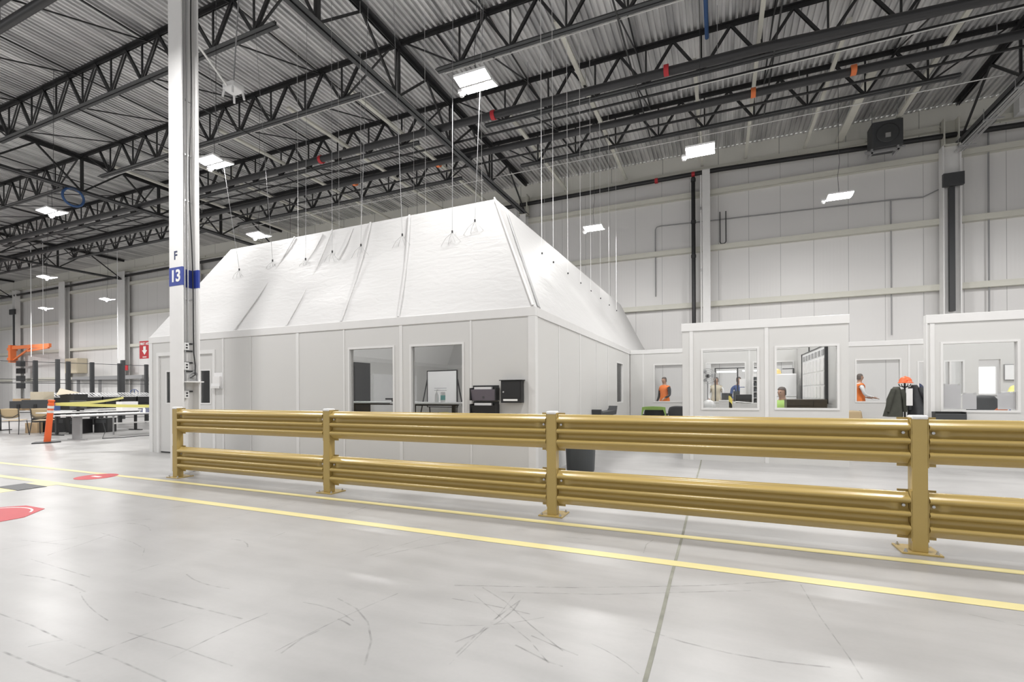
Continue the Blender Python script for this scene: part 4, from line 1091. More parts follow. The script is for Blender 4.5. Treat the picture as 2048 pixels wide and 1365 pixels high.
# ------------------------------------------------------------------ between the offices
t = task_chair('black task chair draped with a lime vest under the left rear window', (-1.56, 13.2, 0), 0.0, group=None, back_h=0.89, w=0.52)
v = MB(); pts = []
for u in (-1, -0.75, -0.45, 0, 0.45, 0.75, 1):
    a = abs(u); pts.append((u*0.29, 0.40-0.02*a, 0.93-0.02*a*a))
n = len(pts); low = [(p[0]*1.12, p[1]+0.02, 0.58 if abs(p[0]) > 0.26 else 0.84) for p in pts]
bk_ = [(p[0], p[1]+0.12, p[2]-0.02) for p in pts]
v.poly(pts+low+bk_, [(i, i+1, n+i+1, n+i) for i in range(n-1)]+[(i, i+1, 2*n+i+1, 2*n+i) for i in range(n-1)], True)
vv = v.build('safety_vest', M['lime'], None, recalc=False); vv.location = (-1.56, 12.455, -0.03)
vv.modifiers.new('solid', 'SOLIDIFY').thickness = 0.012
tag(vv, 'lime green safety vest hung over the black task chair back', 'safety vest')
task_chair('black round-backed office chair against the booth left corner', (-1.02, 13.75, 0), 0.0, 'charcoal', back_h=0.90, w=0.50)
t = thing('wall_trough', 'dark trough shelf with upturned ends on the office side wall', 'shelf', (OX1+0.002, 10.9, 0.74))
MB().extrude([(-0.85, 0.16), (-0.80, 0.0), (0.80, 0.0), (0.95, 0.20), (0.90, 0.20), (0.72, 0.10), (-0.70, 0.10), (-0.80, 0.17)], 'x', 0.0, 0.20).build('trough', M['charcoal'], t)
for yy in (-0.5, 0.5): MB().box(0, 0.14, yy-0.02, yy+0.02, -0.10, 0.0).build('bracket', M['black'], t)
side_chair('tan plastic chair peeking over the barrier left of the jackets', (2.85, 12.3, 0), math.pi*1.25)
# round grey waste bin behind the rail
t = thing('waste_bin', 'round dark grey waste bin on the floor behind the barrier', 'bin', (-2.08, 7.62, 0))
MB().lathe([(0.215, 0.0), (0.225, 0.03), (0.24, 0.35), (0.255, 0.62), (0.275, 0.63), (0.275, 0.67), (0.255, 0.67), (0.235, 0.35), (0.21, 0.03)], (0, 0, 0), 28).build('bin_body', M['bin_grey'], t)
for sx in (-1, 1): MB().box(sx*0.27-0.02, sx*0.27+0.02, -0.06, 0.06, 0.56, 0.62).build('handle', M['bin_grey'], t)
# coat stand with two jackets and an orange hard hat
cs = thing('coat_stand', 'black coat stand under the jackets beyond the right barrier post', 'coat stand', (3.77, 13.2, 0))
MB().tube([(0, 0, 0.02), (0, 0, 1.438)], 0.018, 8).build('pole', M['black'], cs)
for k in range(4):
    a = math.pi/4+k*math.pi/2
    MB().tube([(0, 0, 0.06), (0.26*math.cos(a), 0.26*math.sin(a), 0.012)], 0.014, 6).build('foot', M['black'], cs)
    MB().tube([(0, 0, 1.34), (0.10*math.cos(a), 0.10*math.sin(a), 1.38), (0.12*math.cos(a), 0.12*math.sin(a), 1.42)], 0.009, 6).build('hook', M['black'], cs)
def jacket(label, c, ma, w, zt, zb, rz, lean):
    n, mz = 22, 12; pts = []
    for j in range(mz):
        v = j/(mz-1); z = zt+(zb-zt)*v
        wx = w*(0.30+0.75*v**0.55); wy = 0.10+0.10*v
        for i in range(n):
            a = 2*math.pi*i/n
            f = 1+0.13*math.sin(5*a+c[0]*9)*v
            pts.append((lean*v + wx*f*math.cos(a), wy*f*math.sin(a), z))
    mb = MB().poly(pts, [(j*n+i, j*n+(i+1) % n, (j+1)*n+(i+1) % n, (j+1)*n+i) for j in range(mz-1) for i in range(n)]+[tuple(range(n))], True)
    t = thing('jacket', label, 'jacket', c, rz)
    mb.build('jacket_body', M[ma], t)
    for sx in (-1, 1):
        MB().tube([(sx*w*0.45+lean*0.1, -0.07, zt-0.06), (sx*w*0.9+lean*0.4, -0.11, zt-0.28), (sx*w*0.98+lean*0.8, -0.10, zt-0.55)], [0.05, 0.058, 0.045], 8).build('sleeve', M[ma], t)
    return t
jacket('olive-black jacket hanging on the left of the coat stand', (3.60, 13.12, 0), 'cloth_dark', 0.16, 1.36, 0.70, 0.1, -0.06)
jacket('dark grey jacket hanging on the right of the coat stand', (3.95, 13.24, 0), 'cloth_grey', 0.16, 1.40, 0.68, -0.1, 0.06)
t = thing('hard_hat', 'orange hard hat on top of the coat stand', 'hard hat', (3.77, 13.16, 1.44))
MB().lathe([(0.135, 0.0), (0.135, 0.012), (0.118, 0.02), (0.112, 0.07), (0.085, 0.115), (0.045, 0.138), (0.002, 0.145)], (0, 0, 0), 20).build('shell', M['orange'], t)
MB().bar((0, -0.12, 0.05), (0, 0.0, 0.15), 0.03, 0.012).bar((0, 0.0, 0.15), (0, 0.12, 0.05), 0.03, 0.012).build('ridge', M['orange'], t)
MB().box(-0.09, 0.09, -0.19, -0.12, 0.0, 0.012).build('peak', M['orange'], t)
t = tag(MB().box(3.72, 3.83, 12.93, 12.935, 0.95, 1.32).build('paper_notice', M['paper']), 'white paper notice between the two hanging jackets', 'notice')
t = thing('file_holder', 'wide black open file holder on the right booth front under its window', 'file holder', (3.44, 10.098, 0.66))
MB().box(-0.20, 0.20, -0.16, -0.145, 0, 0.24).build('front_panel', M['charcoal'], t, bevel=0.006)
MB().box(-0.20, 0.20, -0.145, 0, 0, 0.012).box(-0.20, -0.185, -0.145, 0, 0.012, 0.27).box(0.185, 0.20, -0.145, 0, 0.012, 0.27).box(-0.185, 0.185, -0.012, 0, 0.012, 0.27).build('holder_shell', M['black'], t)

# ------------------------------------------------------------------ inside the two-window booth
t_desk('office_desk', 'white desk inside the booth behind its left window', (0.18, 10.25, 0), 0, 1.3, 0.62, 0.80, 'grey')
t_desk('office_desk', 'white desk inside the booth behind its right window', (1.38, 10.75, 0), 0, 1.05, 0.5, 0.86, 'grey')
def boxy(name, label, cat, c, d, ma, group=None, rz=0):
    t = thing(name, label, cat, c, rz, group)
    return t
def carton(label, c, d, ma='paper', cat='box', name='box', group=None, rz=0.0):
    t = thing(name, label, cat, c, rz, group)
    MB().box(-d[0]/2, d[0]/2, -d[1]/2, d[1]/2, 0, d[2]).build('carton', M[ma], t, bevel=0.004)
    MB().box(-d[0]/2-0.002, d[0]/2+0.002, -0.02, 0.02, d[2], d[2]+0.002).build('seam_tape', M['card'] if ma != 'paper' else M['trimw'], t)
    return t
carton('small white carton on the booth desk, left of the striped post', (0.08, 10.2, 0.80), (0.18, 0.2, 0.31))
carton('long white carton on the booth desk, right of the striped post', (0.47, 10.2, 0.80), (0.40, 0.2, 0.26))
tag(MB().poly([(0.27, 10.1, 1.075), (0.55, 10.08, 1.062), (0.58, 10.3, 1.064), (0.30, 10.3, 1.085), (0.27, 10.1, 1.079), (0.55, 10.08, 1.066), (0.58, 10.3, 1.068), (0.30, 10.3, 1.089)], [(0, 1, 2, 3), (4, 5, 6, 7), (0, 1, 5, 4), (1, 2, 6, 5), (2, 3, 7, 6), (3, 0, 4, 7)]).build('paper_sheet', M['paper']), 'loose white sheet lying on the long white carton', 'paper')
t = thing('white_helmet', 'white dome-shaped hard hat on the booth desk at the window corner', 'hard hat', (-0.19, 10.2, 0.80))
MB().lathe([(0.16, 0.0), (0.16, 0.012), (0.14, 0.02), (0.135, 0.14), (0.12, 0.22), (0.08, 0.29), (0.03, 0.315), (0.002, 0.32)], (0, 0, 0), 22).build('shell', M['white'], t)
MB().lathe([(0.165, -0.0), (0.165, 0.015)], (0, 0, 0), 22).build('brim', M['white'], t)
t = thing('hazard_post', 'thin black and yellow striped post behind the booth left window', 'post', (0.205, 10.62, 0))
MB().tube([(0, 0, 0.015), (0, 0, 1.23)], 0.034, 12).build('pole', M['stripes'], t)
MB().lathe([(0.14, 0), (0.14, 0.012), (0.05, 0.02)], (0, 0, 0), 16).build('base', M['black'], t)
t = thing('pedestal_fan', 'round wire fan on a stand behind the booth left window', 'fan', (-0.29, 14.2, 0))
MB().lathe([(0.2, 0), (0.2, 0.02), (0.03, 0.04)], (0, 0, 0), 20).build('base', M['black'], t)
MB().tube([(0, 0, 0.03), (0, 0, 1.55)], 0.018, 8).build('pole', M['grey'], t)
MB().tube([(0, -0.02, 1.70), (0, 0.12, 1.70)], 0.06, 12).build('motor', M['black'], t)
mb = MB()
for yy, rr in ((-0.07, 0.205), (0.04, 0.205), (-0.085, 0.10), (-0.08, 0.15)):
    mb.tube([(rr*math.cos(a*math.pi/12), yy, 1.70+rr*math.sin(a*math.pi/12)) for a in range(25)], 0.006, 5, False)
for k in range(16):
    a = k*math.pi/8
    mb.tube([(0.03*math.cos(a), -0.09, 1.70+0.03*math.sin(a)), (0.20*math.cos(a), -0.07, 1.70+0.20*math.sin(a)), (0.205*math.cos(a), 0.04, 1.70+0.205*math.sin(a))], 0.003, 4)
mb.build('cage', M['steel'], t)
for k in range(3):
    a = k*2*math.pi/3
    MB().poly([(0.03*math.cos(a), -0.03, 1.70+0.03*math.sin(a)), (0.17*math.cos(a-0.35), -0.05, 1.70+0.17*math.sin(a-0.35)), (0.18*math.cos(a), -0.03, 1.70+0.18*math.sin(a)), (0.16*math.cos(a+0.4), -0.005, 1.70+0.16*math.sin(a+0.4))], [(0, 1, 2, 3)]).build('blade', M['grey'], t)
t = thing('printer', 'black desktop printer on a white stand inside the booth', 'printer', (0.55, 13.2, 1.0))
MB().box(-0.18, 0.18, -0.16, 0.16, 0, 0.20).build('housing', M['black'], t, bevel=0.01)
MB().box(-0.13, 0.13, -0.20, -0.16, 0.04, 0.06).build('paper_tray', M['charcoal'], t)
t = thing('printer_stand', 'white cabinet carrying the black printer inside the booth', 'cabinet', (0.55, 13.2, 0))
MB().box(-0.22, 0.22, -0.2, 0.2, 0, 1.0).build('body', M['laminate'], t)
MB().box(-0.20, 0.20, -0.215, -0.2, 0.05, 0.95).build('door', M['laminate'], t); MB().box(0.14, 0.16, -0.23, -0.215, 0.45, 0.6).build('handle', M['steel'], LAST[0])
t = thing('tray_rack', 'white rack of dark document trays at the booth left window edge', 'rack', (0.98, 14.45, 0))
MB().box(-0.16, -0.14, -0.14, 0.14, 0, 1.75).box(0.14, 0.16, -0.14, 0.14, 0, 1.75).box(-0.14, 0.14, 0.12, 0.14, 0, 1.75).build('frame', M['white_steel'], t)
for k in range(5):
    z = 0.95+0.155*k
    MB().box(-0.14, 0.14, -0.14, 0.12, z-0.01, z).build('shelf', M['white_steel'], t)
    tag(MB().box(0.86, 1.10, 14.33, 14.55, z+0.001, z+0.09).build('document_tray', M['charcoal'] if k % 2 else M['bin_grey']), 'dark document tray, %s shelf up of the white rack' % ['first', 'second', 'third', 'fourth', 'top'][k], 'tray', 'trays in the white rack')
for x0, z0, lb in ((0.52, 1.40, 'upper'), (0.53, 1.16, 'lower')):
    tag(MB().box(x0, x0+0.16, BY2-0.018, BY2-0.012, z0, z0+0.22).build('paper_notice', M['paper']), '%s white notice on the pillar between the booth rear windows' % lb, 'notice')
# bright bench in the aisle
t = thing('assembly_bench', 'black-framed workbench with a bright tube light behind the booth', 'workbench', (0.40, 17.2, 0))
for sx in (-0.52, 0.16, 0.75): MB().box(sx-0.02, sx+0.02, 0.3, 0.34, 0, 2.03).build('upright', M['black_steel'], t)
MB().box(-0.54, 0.77, 0.29, 0.33, 2.03, 2.06).build('top_beam', M['black_steel'], t)
MB().box(-0.6, 0.8, -0.35, 0.35, 0.88, 0.92).build('bench_top', M['laminate'], t)
MB().box(-0.47, 0.12, 0.2, 0.26, 1.90, 1.95).build('tube_light', M['led_soft'], t); MB().box(0.3, 0.72, 0.1, 0.16, 1.92, 1.96).build('tube_light', M['led_soft'], t)
for sx in (-0.58, 0.74):
    for sy in (-0.33, 0.29): MB().box(sx, sx+0.04, sy, sy+0.04, 0, 0.88).build('leg', M['black_steel'], t)
for k, (x_, c_) in enumerate(((-0.2, 'charcoal'), (0.15, 'bin_grey'), (0.75, 'charcoal'))):
    tag(MB().box(x_-0.13+0.4, x_+0.13+0.4, 17.0, 17.3, 0.925, 1.22+0.06*k).build('parts_bin', M[c_]), ('left', 'middle', 'right')[k]+' dark parts bin on the bright workbench', 'bin', 'parts bins on the bright bench')
# behind the right window
t = thing('white_cabinet', 'tall white cabinet behind the booth right window', 'cabinet', (1.50, 14.25, 0))
MB().box(-0.30, 0.30, -0.25, 0.25, 0, 1.72).build('body', M['white'], t, bevel=0.015)
MB().box(-0.29, 0.29, -0.275, -0.25, 0.05, 1.12).build('door', M['white'], t, bevel=0.008); MB().box(-0.29, 0.29, -0.275, -0.25, 1.14, 1.70).build('door', M['white'], t, bevel=0.008)
for z in (0.75, 1.2): MB().box(-0.26, -0.235, -0.30, -0.275, z, z+0.25).build('handle', M['steel'], t)
t = thing('hard_hat', 'pale yellow hard hat on top of the tall white cabinet', 'hard hat', (1.36, 14.2, 1.72))
MB().lathe([(0.135, 0.0), (0.135, 0.012), (0.118, 0.02), (0.112, 0.07), (0.085, 0.115), (0.045, 0.138), (0.002, 0.145)], (0, 0, 0), 20).build('shell', mat('pale_yellow_plastic', (0.8, 0.62, 0.25), 0.4), t)
MB().box(-0.09, 0.09, -0.19, -0.12, 0.0, 0.012).build('peak', mat('pale_yellow_peak', (0.8, 0.62, 0.25), 0.4), t)
t = thing('planning_board', 'large black-framed wall board covered with rows of white papers', 'board', (1.92, 0, 0))
y0, y1, z0, z1 = 10.95, 13.75, 1.05, 2.16
MB().box(-0.03, 0, y0, y1, z0, z1).build('board', M['white'], t)
fr = MB(); fr.box(-0.05, 0, y0-0.09, y0, z0-0.02, z1+0.02); fr.box(-0.05, 0, y1, y1+0.02, z0-0.02, z1+0.02); fr.box(-0.04, 0, y0, y1, z1, z1+0.02); fr.box(-0.04, 0, y0, y1, z0-0.02, z0)
fr.build('frame', M['black'], t)
for r_ in range(3):
    for c_ in range(7):
        yy = y0+0.10+c_*0.385; zz = z0+0.08+r_*0.28
        MB().box(-0.045, -0.03, yy, yy+0.27, zz, zz+0.24).build('paper', M['paper'], t)
for c_ in range(7):
    MB().box(-0.042, -0.03, y0+0.12+c_*0.385, y0+0.33+c_*0.385, z0+0.94, z0+1.05).build('heading_card', M['grey'], t)
for yy in (11.4, 12.9): MB().box(-0.02, 0, yy, yy+0.03, z1+0.02, 2.40).build('hanger_strap', M['black'], t)
t = thing('credenza', 'dark brown low cabinet under the papered board', 'cabinet', (1.52, 10.75, 0.86))
MB().box(-0.33, 0.33, -0.2, 0.2, 0, 0.26).build('body', M['brown'], t, bevel=0.004)
MB().box(-0.32, 0.10, -0.215, -0.2, 0.02, 0.13).build('drawer', M['brown'], t); MB().box(0.11, 0.32, -0.215, -0.2, 0.02, 0.24).build('drawer', M['brown'], t); MB().box(-0.32, 0.10, -0.215, -0.2, 0.14, 0.24).build('drawer', M['brown'], t)
for d_ in list(t.children)[1:]:
    MB().box(-0.15 if d_.name.endswith('001') is False else 0.18, -0.07 if d_.name.endswith('001') is False else 0.25, -0.225, -0.215, 0.09, 0.10).build('handle', M['steel'], d_)
t = thing('door_closer_frame', 'black-edged cabinet corner above the tall white cabinet', 'bracket', (1.62, 14.6, 0))
MB().box(-0.06, 0.20, -0.01, 0.01, 1.86, 1.88).box(0.18, 0.20, -0.01, 0.01, 1.60, 1.88).box(-0.06, 0.20, 0.01, 0.24, 1.87, 1.88).build('bracket_arm', M['black'], t)
# ------------------------------------------------------------------ inside the right-hand booth
for i, (x0, x1, z0, z1, lb) in enumerate(((3.40, 3.64, 0.97, 1.38, 'tall white sheet taped inside the right booth window, left one'), (3.66, 3.84, 0.97, 1.23, 'white sheet taped inside the right booth window, middle one'), (4.10, 4.32, 0.97, 1.24, 'white sheet taped inside the right booth window, right one'))):
    t = thing('taped_sheet', lb, 'paper', (0, 10.155, 0), group='sheets taped to the booth window')
    MB().box(x0, x1, 0, 0.002, z0, z1).build('sheet', M['thin_paper'], t)
    for xx in (x0+0.01, x1-0.04): MB().box(xx, xx+0.03, -0.002, 0, z1-0.02, z1+0.012).build('tape', M['trimw'], t)
t_desk('office_desk', 'white desk inside the right-hand booth', (4.3, 10.75, 0), 0, 1.7, 0.6, 0.86, 'grey')
t = task_chair('dark grey office chair inside the right-hand booth', (4.72, 12.1, 0), math.pi*0.95, 'charcoal', back_h=1.18, w=0.5)
t = thing('folder', 'orange and blue folder standing on the right booth desk', 'folder', (4.30, 10.62, 0.86), 0.05)
MB().extrude([(-0.14, 0.0), (0.10, 0.0), (0.14, 0.20), (0.10, 0.22)], 'y', 0, 0.012).build('orange_cover', M['orange_paint'], t)
MB().extrude([(0.0, 0.0), (0.15, 0.0), (0.15, 0.10)], 'y', -0.012, -0.001).build('blue_cover', M['blue'], t)
t = thing('whiteboard', 'small framed whiteboard seen through the right booth window', 'whiteboard', (6.22, BY2-0.03, 1.52))
MB().box(-0.11, 0.11, -0.01, 0.02, 0, 0.34).build('board', M['white'], t)
MB().box(-0.12, 0.12, -0.014, 0.02, 0.34, 0.355).box(0.11, 0.12, -0.014, 0.02, 0, 0.34).box(-0.12, -0.11, -0.014, 0.02, 0, 0.34).box(-0.12, 0.12, -0.014, 0.02, -0.012, 0).build('frame', M['grey'], t)
t = thing('hard_hat', 'yellow hard hat on the cabinet below the small whiteboard', 'hard hat', (6.04, 14.2, 1.24))
MB().lathe([(0.135, 0.0), (0.135, 0.012), (0.118, 0.02), (0.112, 0.07), (0.085, 0.115), (0.045, 0.138), (0.002, 0.145)], (0, 0, 0), 20).build('shell', M['tape_yellow'], t)
MB().box(-0.09, 0.09, -0.19, -0.12, 0.0, 0.012).build('peak', M['tape_yellow'], t)
t = thing('filing_cabinet', 'filing cabinet carrying the yellow hard hat in the right booth', 'cabinet', (6.04, 14.2, 0))
MB().box(-0.2, 0.2, -0.2, 0.2, 0, 1.24).build('body', M['laminate'], t)
for k in range(3): MB().box(-0.18, 0.18, -0.215, -0.2, 0.06+0.4*k, 0.43+0.4*k).build('drawer', M['laminate'], t)

# ------------------------------------------------------------------ inside the tented office
for i, (x_, y_, L, lb) in enumerate(((-5.6, 8.75, 1.7, 'standing desk with black T legs behind the right office window'), (-7.65, 9.3, 2.2, 'long standing desk with black T legs behind the left office window'))):
    t_desk('standing_desk', lb, (x_, y_, 0), 0, L, 0.75, 1.08, 'black', 'standing desks in the office')
t = thing('whiteboard', 'wheeled whiteboard with a black frame behind the right office window', 'whiteboard', (-8.0, 13.0, 0), -0.12)
MB().box(-0.57, 0.57, -0.012, 0.012, 0.85, 1.96).build('board', M['white'], t)
MB().box(-0.60, 0.60, -0.02, 0.02, 1.96, 1.99).box(-0.60, 0.60, -0.02, 0.02, 0.82, 0.85).box(-0.60, -0.57, -0.02, 0.02, 0.85, 1.96).box(0.57, 0.60, -0.02, 0.02, 0.85, 1.96).build('frame', M['black'], t)
for sx in (-1, 1): MB().bar((sx*0.6, 0, 1.7), (sx*0.78, -0.3, 0.0), 0.03, 0.03).bar((sx*0.6, 0, 1.7), (sx*0.72, 0.35, 0.0), 0.03, 0.03).build('leg', M['black'], t)
wr = MB()
for r_, z in enumerate((1.42, 1.35)):
    for k in range(9): wr.box(-0.30+0.055*k, -0.262+0.055*k, -0.014, -0.012, z, z+0.012)
wr.build('marker_writing', M['navy'], t)
t = thing('pump_bottle', 'white pump bottle standing on the right standing desk', 'bottle', (-5.50, 8.72, 1.08))
MB().lathe([(0.04, 0), (0.042, 0.02), (0.042, 0.15), (0.025, 0.19), (0.014, 0.20), (0.014, 0.22)], (0, 0, 0), 16).build('bottle_body', M['white'], t)
MB().tube([(0, 0, 0.22), (0, 0, 0.27), (0.04, 0, 0.265)], 0.007, 6).build('pump', M['white'], t)
t = thing('wipes_tub', 'white and teal wipes tub right of the pump bottle', 'tub', (-5.36, 8.74, 1.08))
MB().lathe([(0.048, 0), (0.05, 0.02), (0.05, 0.19), (0.048, 0.2)], (0, 0, 0), 18).build('tub_body', M['white'], t)
MB().lathe([(0.051, 0.05), (0.051, 0.15)], (0, 0, 0), 18, True, False).build('label_band', mat('teal_print', (0.15, 0.42, 0.40), 0.5), t)
MB().lathe([(0.05, 0.2), (0.05, 0.215), (0.03, 0.225)], (0, 0, 0), 18).build('lid', M['white'], t)
t = thing('tall_rack', 'tall black equipment rack at the left edge of the left office window', 'rack', (-8.62, 10.2, 0))
MB().box(-0.44, -0.11, -0.3, 0.3, 0, 2.10).build('cabinet_body', M['black'], t, bevel=0.006)
MB().box(-0.42, -0.13, -0.31, -0.3, 0.1, 2.0).build('door', M['black'], t)
t = thing('clamp_arm_stand', 'black clamp arm on the long standing desk', 'monitor arm', (-7.05, 9.25, 1.08))
MB().tube([(0, 0, 0), (0, 0, 0.08)], 0.02, 8).build('clamp', M['black'], t); MB().box(-0.18, 0.12, -0.03, 0.03, 0.045, 0.085).build('arm', M['black'], t); MB().ball((0.10, 0, 0.09), 0.04, 10, 6).build('joint', M['black'], t)
side_chair('olive-yellow chair at the right standing desk in the office', (-5.25, 8.15, 0), math.pi*0.85, ma='tape_yellow').scale = (1.05, 1.05, 1.05)
t = thing('wardrobe', 'white double cabinet along the office left wall, seen through the window', 'cabinet', (-11.2, 14.6, 0))
MB().box(-0.35, 0.25, -1.3, 1.3, 0, 1.95).build('body', M['laminate'], t)
for k in range(2): MB().box(0.25, 0.27, -1.28+1.3*k, -0.02+1.3*k, 0.05, 1.92).build('door', M['laminate'], t); MB().box(0.27, 0.29, -0.1+0.2*k-0.02, -0.1+0.2*k+0.02, 0.8, 1.1).build('handle', M['steel'], LAST[0])
for i, (x_, y_) in enumerate(((-8.6, 10.6), (-5.6, 11.2), (-7.2, 15.5))):  # added lamps, unseen from the camera, that brighten the office interior
    t = thing('added_fill_light', ('added fill light hung unseen under the tent peak, front left', 'added fill light hung unseen under the tent peak, front right', 'added fill light hung unseen under the tent peak, rear')[i], 'ceiling light', (x_, y_, 4.0), group='added fill lights inside the tent')
    MB().box(-0.7, 0.7, -0.06, 0.06, 0, 0.05).build('housing', M['white'], t)
    MB().box(-0.68, 0.68, -0.05, 0.05, -0.012, 0).build('diffuser', mat('added_fill_diffuser', (0.9, 0.9, 0.9), 0.5, emit=130.0), t)
    for sx in (-0.6, 0.6): MB().tube([(sx, 0, 0.05), (sx, 0, TZ-4.0)], 0.005, 5).build('hanger_wire', M['steel'], t)

# ================================================================== LEFT WORK AREA
t = thing('delineator_post', 'leaning orange delineator post with two white bands at left', 'traffic post', (-16.57, 6.90, 0))
MB().extrude([(-0.26, -0.14), (0.10, -0.36), (0.26, -0.10), (0.22, 0.20), (-0.10, 0.34), (-0.24, 0.16)], 'z', 0, 0.03).build('base', M['charcoal'], t)
def lp_(z): return (0.085*z, 0.05*z, z)
MB().tube([lp_(0.03), lp_(0.10), lp_(0.75), lp_(1.0)], [0.075, 0.072, 0.066, 0.064], 16).build('tube', M['orange'], t)
for z in (0.80, 0.92): MB().tube([lp_(z), lp_(z+0.07)], [0.069, 0.068], 16).build('reflective_band', M['trimw'], t)
MB().tube([lp_(1.0), lp_(1.03), lp_(1.05), lp_(1.10), lp_(1.12), lp_(1.15)], [0.064, 0.075, 0.06, 0.06, 0.078, 0.06], 16).build('top_grip', M['orange'], t)
# caution tape from the post
for k, (q, zz, lb) in enumerate((((-12.0, 9.6), 0.98, 'long yellow caution tape from the orange post to the office'), ((-21.5, 11.3), 1.15, 'yellow caution tape slanting back from the orange post to the crates'))):
    a = Vector((-16.46, 7.03, 1.03)); b = Vector((q[0], q[1], zz)); pts = []
    for i in range(25):
        f = i/24; p = a.lerp(b, f); p.z -= 0.05*math.sin(math.pi*f); pts.append(p)
    mb = MB(); n = len(pts)
    mb.poly([p+Vector((0, 0, -0.04)) for p in pts]+[p+Vector((0, 0.004*math.sin(i), 0.04)) for i, p in enumerate(pts)], [(i, i+1, n+i+1, n+i) for i in range(n-1)])
    o = mb.build('caution_tape', M['tape_yellow'], None, recalc=False); o.modifiers.new('solid', 'SOLIDIFY').thickness = 0.002
    tag(o, lb, 'tape', 'caution tapes')
# tables
t_desk('work_table', 'white work table on grey panel legs nearest the office end', (-16.95, 9.0, 0), math.pi/2+0.12, 3.4, 0.8, 0.71, 'grey', 'white work tables', panel=True)
t_desk('work_table', 'white work table on slim black legs behind the nearest table', (-19.3, 9.4, 0), math.pi/2+0.05, 3.0, 0.75, 0.73, 'black', 'white work tables')
t_desk('work_table', 'white work table with monitors behind the two tan chairs', (-22.1, 8.95, 0), 0.21, 4.2, 0.8, 0.73, 'black', 'white work tables')
t_desk('work_table', 'white work table far back beyond the slim black legged one', (-20.9, 11.4, 0), math.pi/2+0.05, 3.0, 0.75, 0.76, 'black', 'white work tables')
c1 = side_chair('tan plastic chair at the monitor table, left of two', (-21.25, 8.02, 0), 0.75, 'tan chairs at the monitor table')
dup(c1, (-20.35, 8.42, 0), 'tan plastic chair at the monitor table, partly behind the orange post', 0.70)
def monitor(label, loc, rz, w=0.62, h=0.36, group='monitors on the tables'):
    t = thing('monitor', label, 'monitor', loc, rz, group)
    MB().box(-w/2, w/2, -0.02, 0.03, 0.08, 0.08+h).build('screen_case', M['charcoal'], t, bevel=0.01)
    MB().box(-w/2+0.02, w/2-0.02, 0.030, 0.033, 0.10, 0.06+h).build('screen', M['black'], t)
    MB().box(-0.04, 0.04, -0.05, -0.02, 0.0, 0.22).build('stand', M['black'], t)
    MB().box(-0.14, 0.14, -0.12, 0.08, 0, 0.012).build('stand_base', M['black'], t)
    return t
monitor('wide black monitor back on the table behind the tan chairs', (-22.0, 8.85, 0.73), 0.85, 0.72, 0.30)
monitor('grey monitor at the left end of the table behind the tan chairs', (-22.75, 8.70, 0.73), 0.75, 0.5, 0.26)
monitor('dark slanted monitor back on the slim black legged table', (-19.55, 8.95, 0.73), 1.1, 0.42, 0.28)
carton('tan cardboard box behind the monitors at left', (-23.2, 8.98, 0.73), (0.45, 0.32, 0.42), 'card', rz=0.2)
carton('large pale packing box beside the monitors, flap hanging open', (-22.45, 9.22, 0.73), (0.60, 0.34, 0.66), 'kraft', rz=0.2)
t = thing('box_flap', 'open pale cardboard lid hanging over dark trays behind the monitors', 'box', (-21.7, 9.62, 0.9))
MB().poly([(-0.5, 0, 0.62), (0.55, 0.1, 0.46), (0.05, -0.35, 0.38), (-0.5, 0, 0.605), (0.55, 0.1, 0.445), (0.05, -0.35, 0.365)], [(0, 1, 2), (3, 5, 4), (0, 1, 4, 3), (1, 2, 5, 4), (2, 0, 3, 5)]).build('lid', M['kraft'], t)
MB().wall('x', -0.02, 0.0, -0.45, 0.45, -0.17, 0.40).wall('x', 0.38, 0.40, -0.45, 0.45, -0.17, 0.40).wall('y', -0.45, -0.43, 0, 0.38, -0.17, 0.40).wall('y', 0.43, 0.45, 0, 0.38, -0.17, 0.40).box(-0.45, 0.45, 0, 0.4, -0.17, -0.15).build('box_body', M['black'], t)
carton('blue and white box behind the orange post', (-21.45, 9.15, 0.73), (0.20, 0.2, 0.27), 'blue_cloth', rz=0.5)
carton('white carton on the nearest work table beside the blue case', (-19.2, 10.2, 0.73), (0.5, 0.35, 0.30), 'paper', rz=1.6)
t = thing('equipment_case', 'black and blue soft case on the nearest table at the office end', 'case', (-16.9, 9.95, 0.71), math.pi/2)
MB().extrude([(-0.5, 0), (0.45, 0), (0.45, 0.20), (-0.22, 0.20), (-0.40, 0.12)], 'y', -0.22, 0.22).build('case_body', M['navy'], t, bevel=0.01)
MB().box(-0.2, 0.45, -0.21, 0.21, 0.20, 0.30).build('lid', M['blue_cloth'], t, bevel=0.01)
MB().tube([(-0.1, -0.23, 0.12), (-0.05, -0.27, 0.14), (0.05, -0.27, 0.14), (0.1, -0.23, 0.12)], 0.012, 6).build('handle', M['black'], t)
t = thing('spray_bottle', 'small white spray bottle on the nearest table beside the soft case', 'bottle', (-16.72, 9.36, 0.71))
MB().lathe([(0.035, 0), (0.037, 0.02), (0.037, 0.10), (0.014, 0.15), (0.014, 0.18)], (0, 0, 0), 12).build('bottle_body', M['white'], t)
MB().box(-0.014, 0.05, -0.014, 0.014, 0.18, 0.21).build('trigger_head', M['white'], t)
t = thing('low_rack', 'low white cross-bar rack with chain upright under the nearest table end', 'rack', (-17.75, 9.04, 0))
MB().tube([(0, 0, 0), (0, 0, 0.58)], 0.022, 8).ball((0, 0, 0.60), 0.04).build('upright', M['grey'], t)
MB().box(-0.02, 0.02, 0.0, 1.6, 0.34, 0.38).build('cross_bar', M['white_steel'], t); MB().tube([(0, 1.58, 0), (0, 1.58, 0.38)], 0.022, 8).build('upright', M['grey'], t)
t = thing('floor_cable', 'thin dark cable lying under the nearest work table', 'cable', (0, 0, 0))
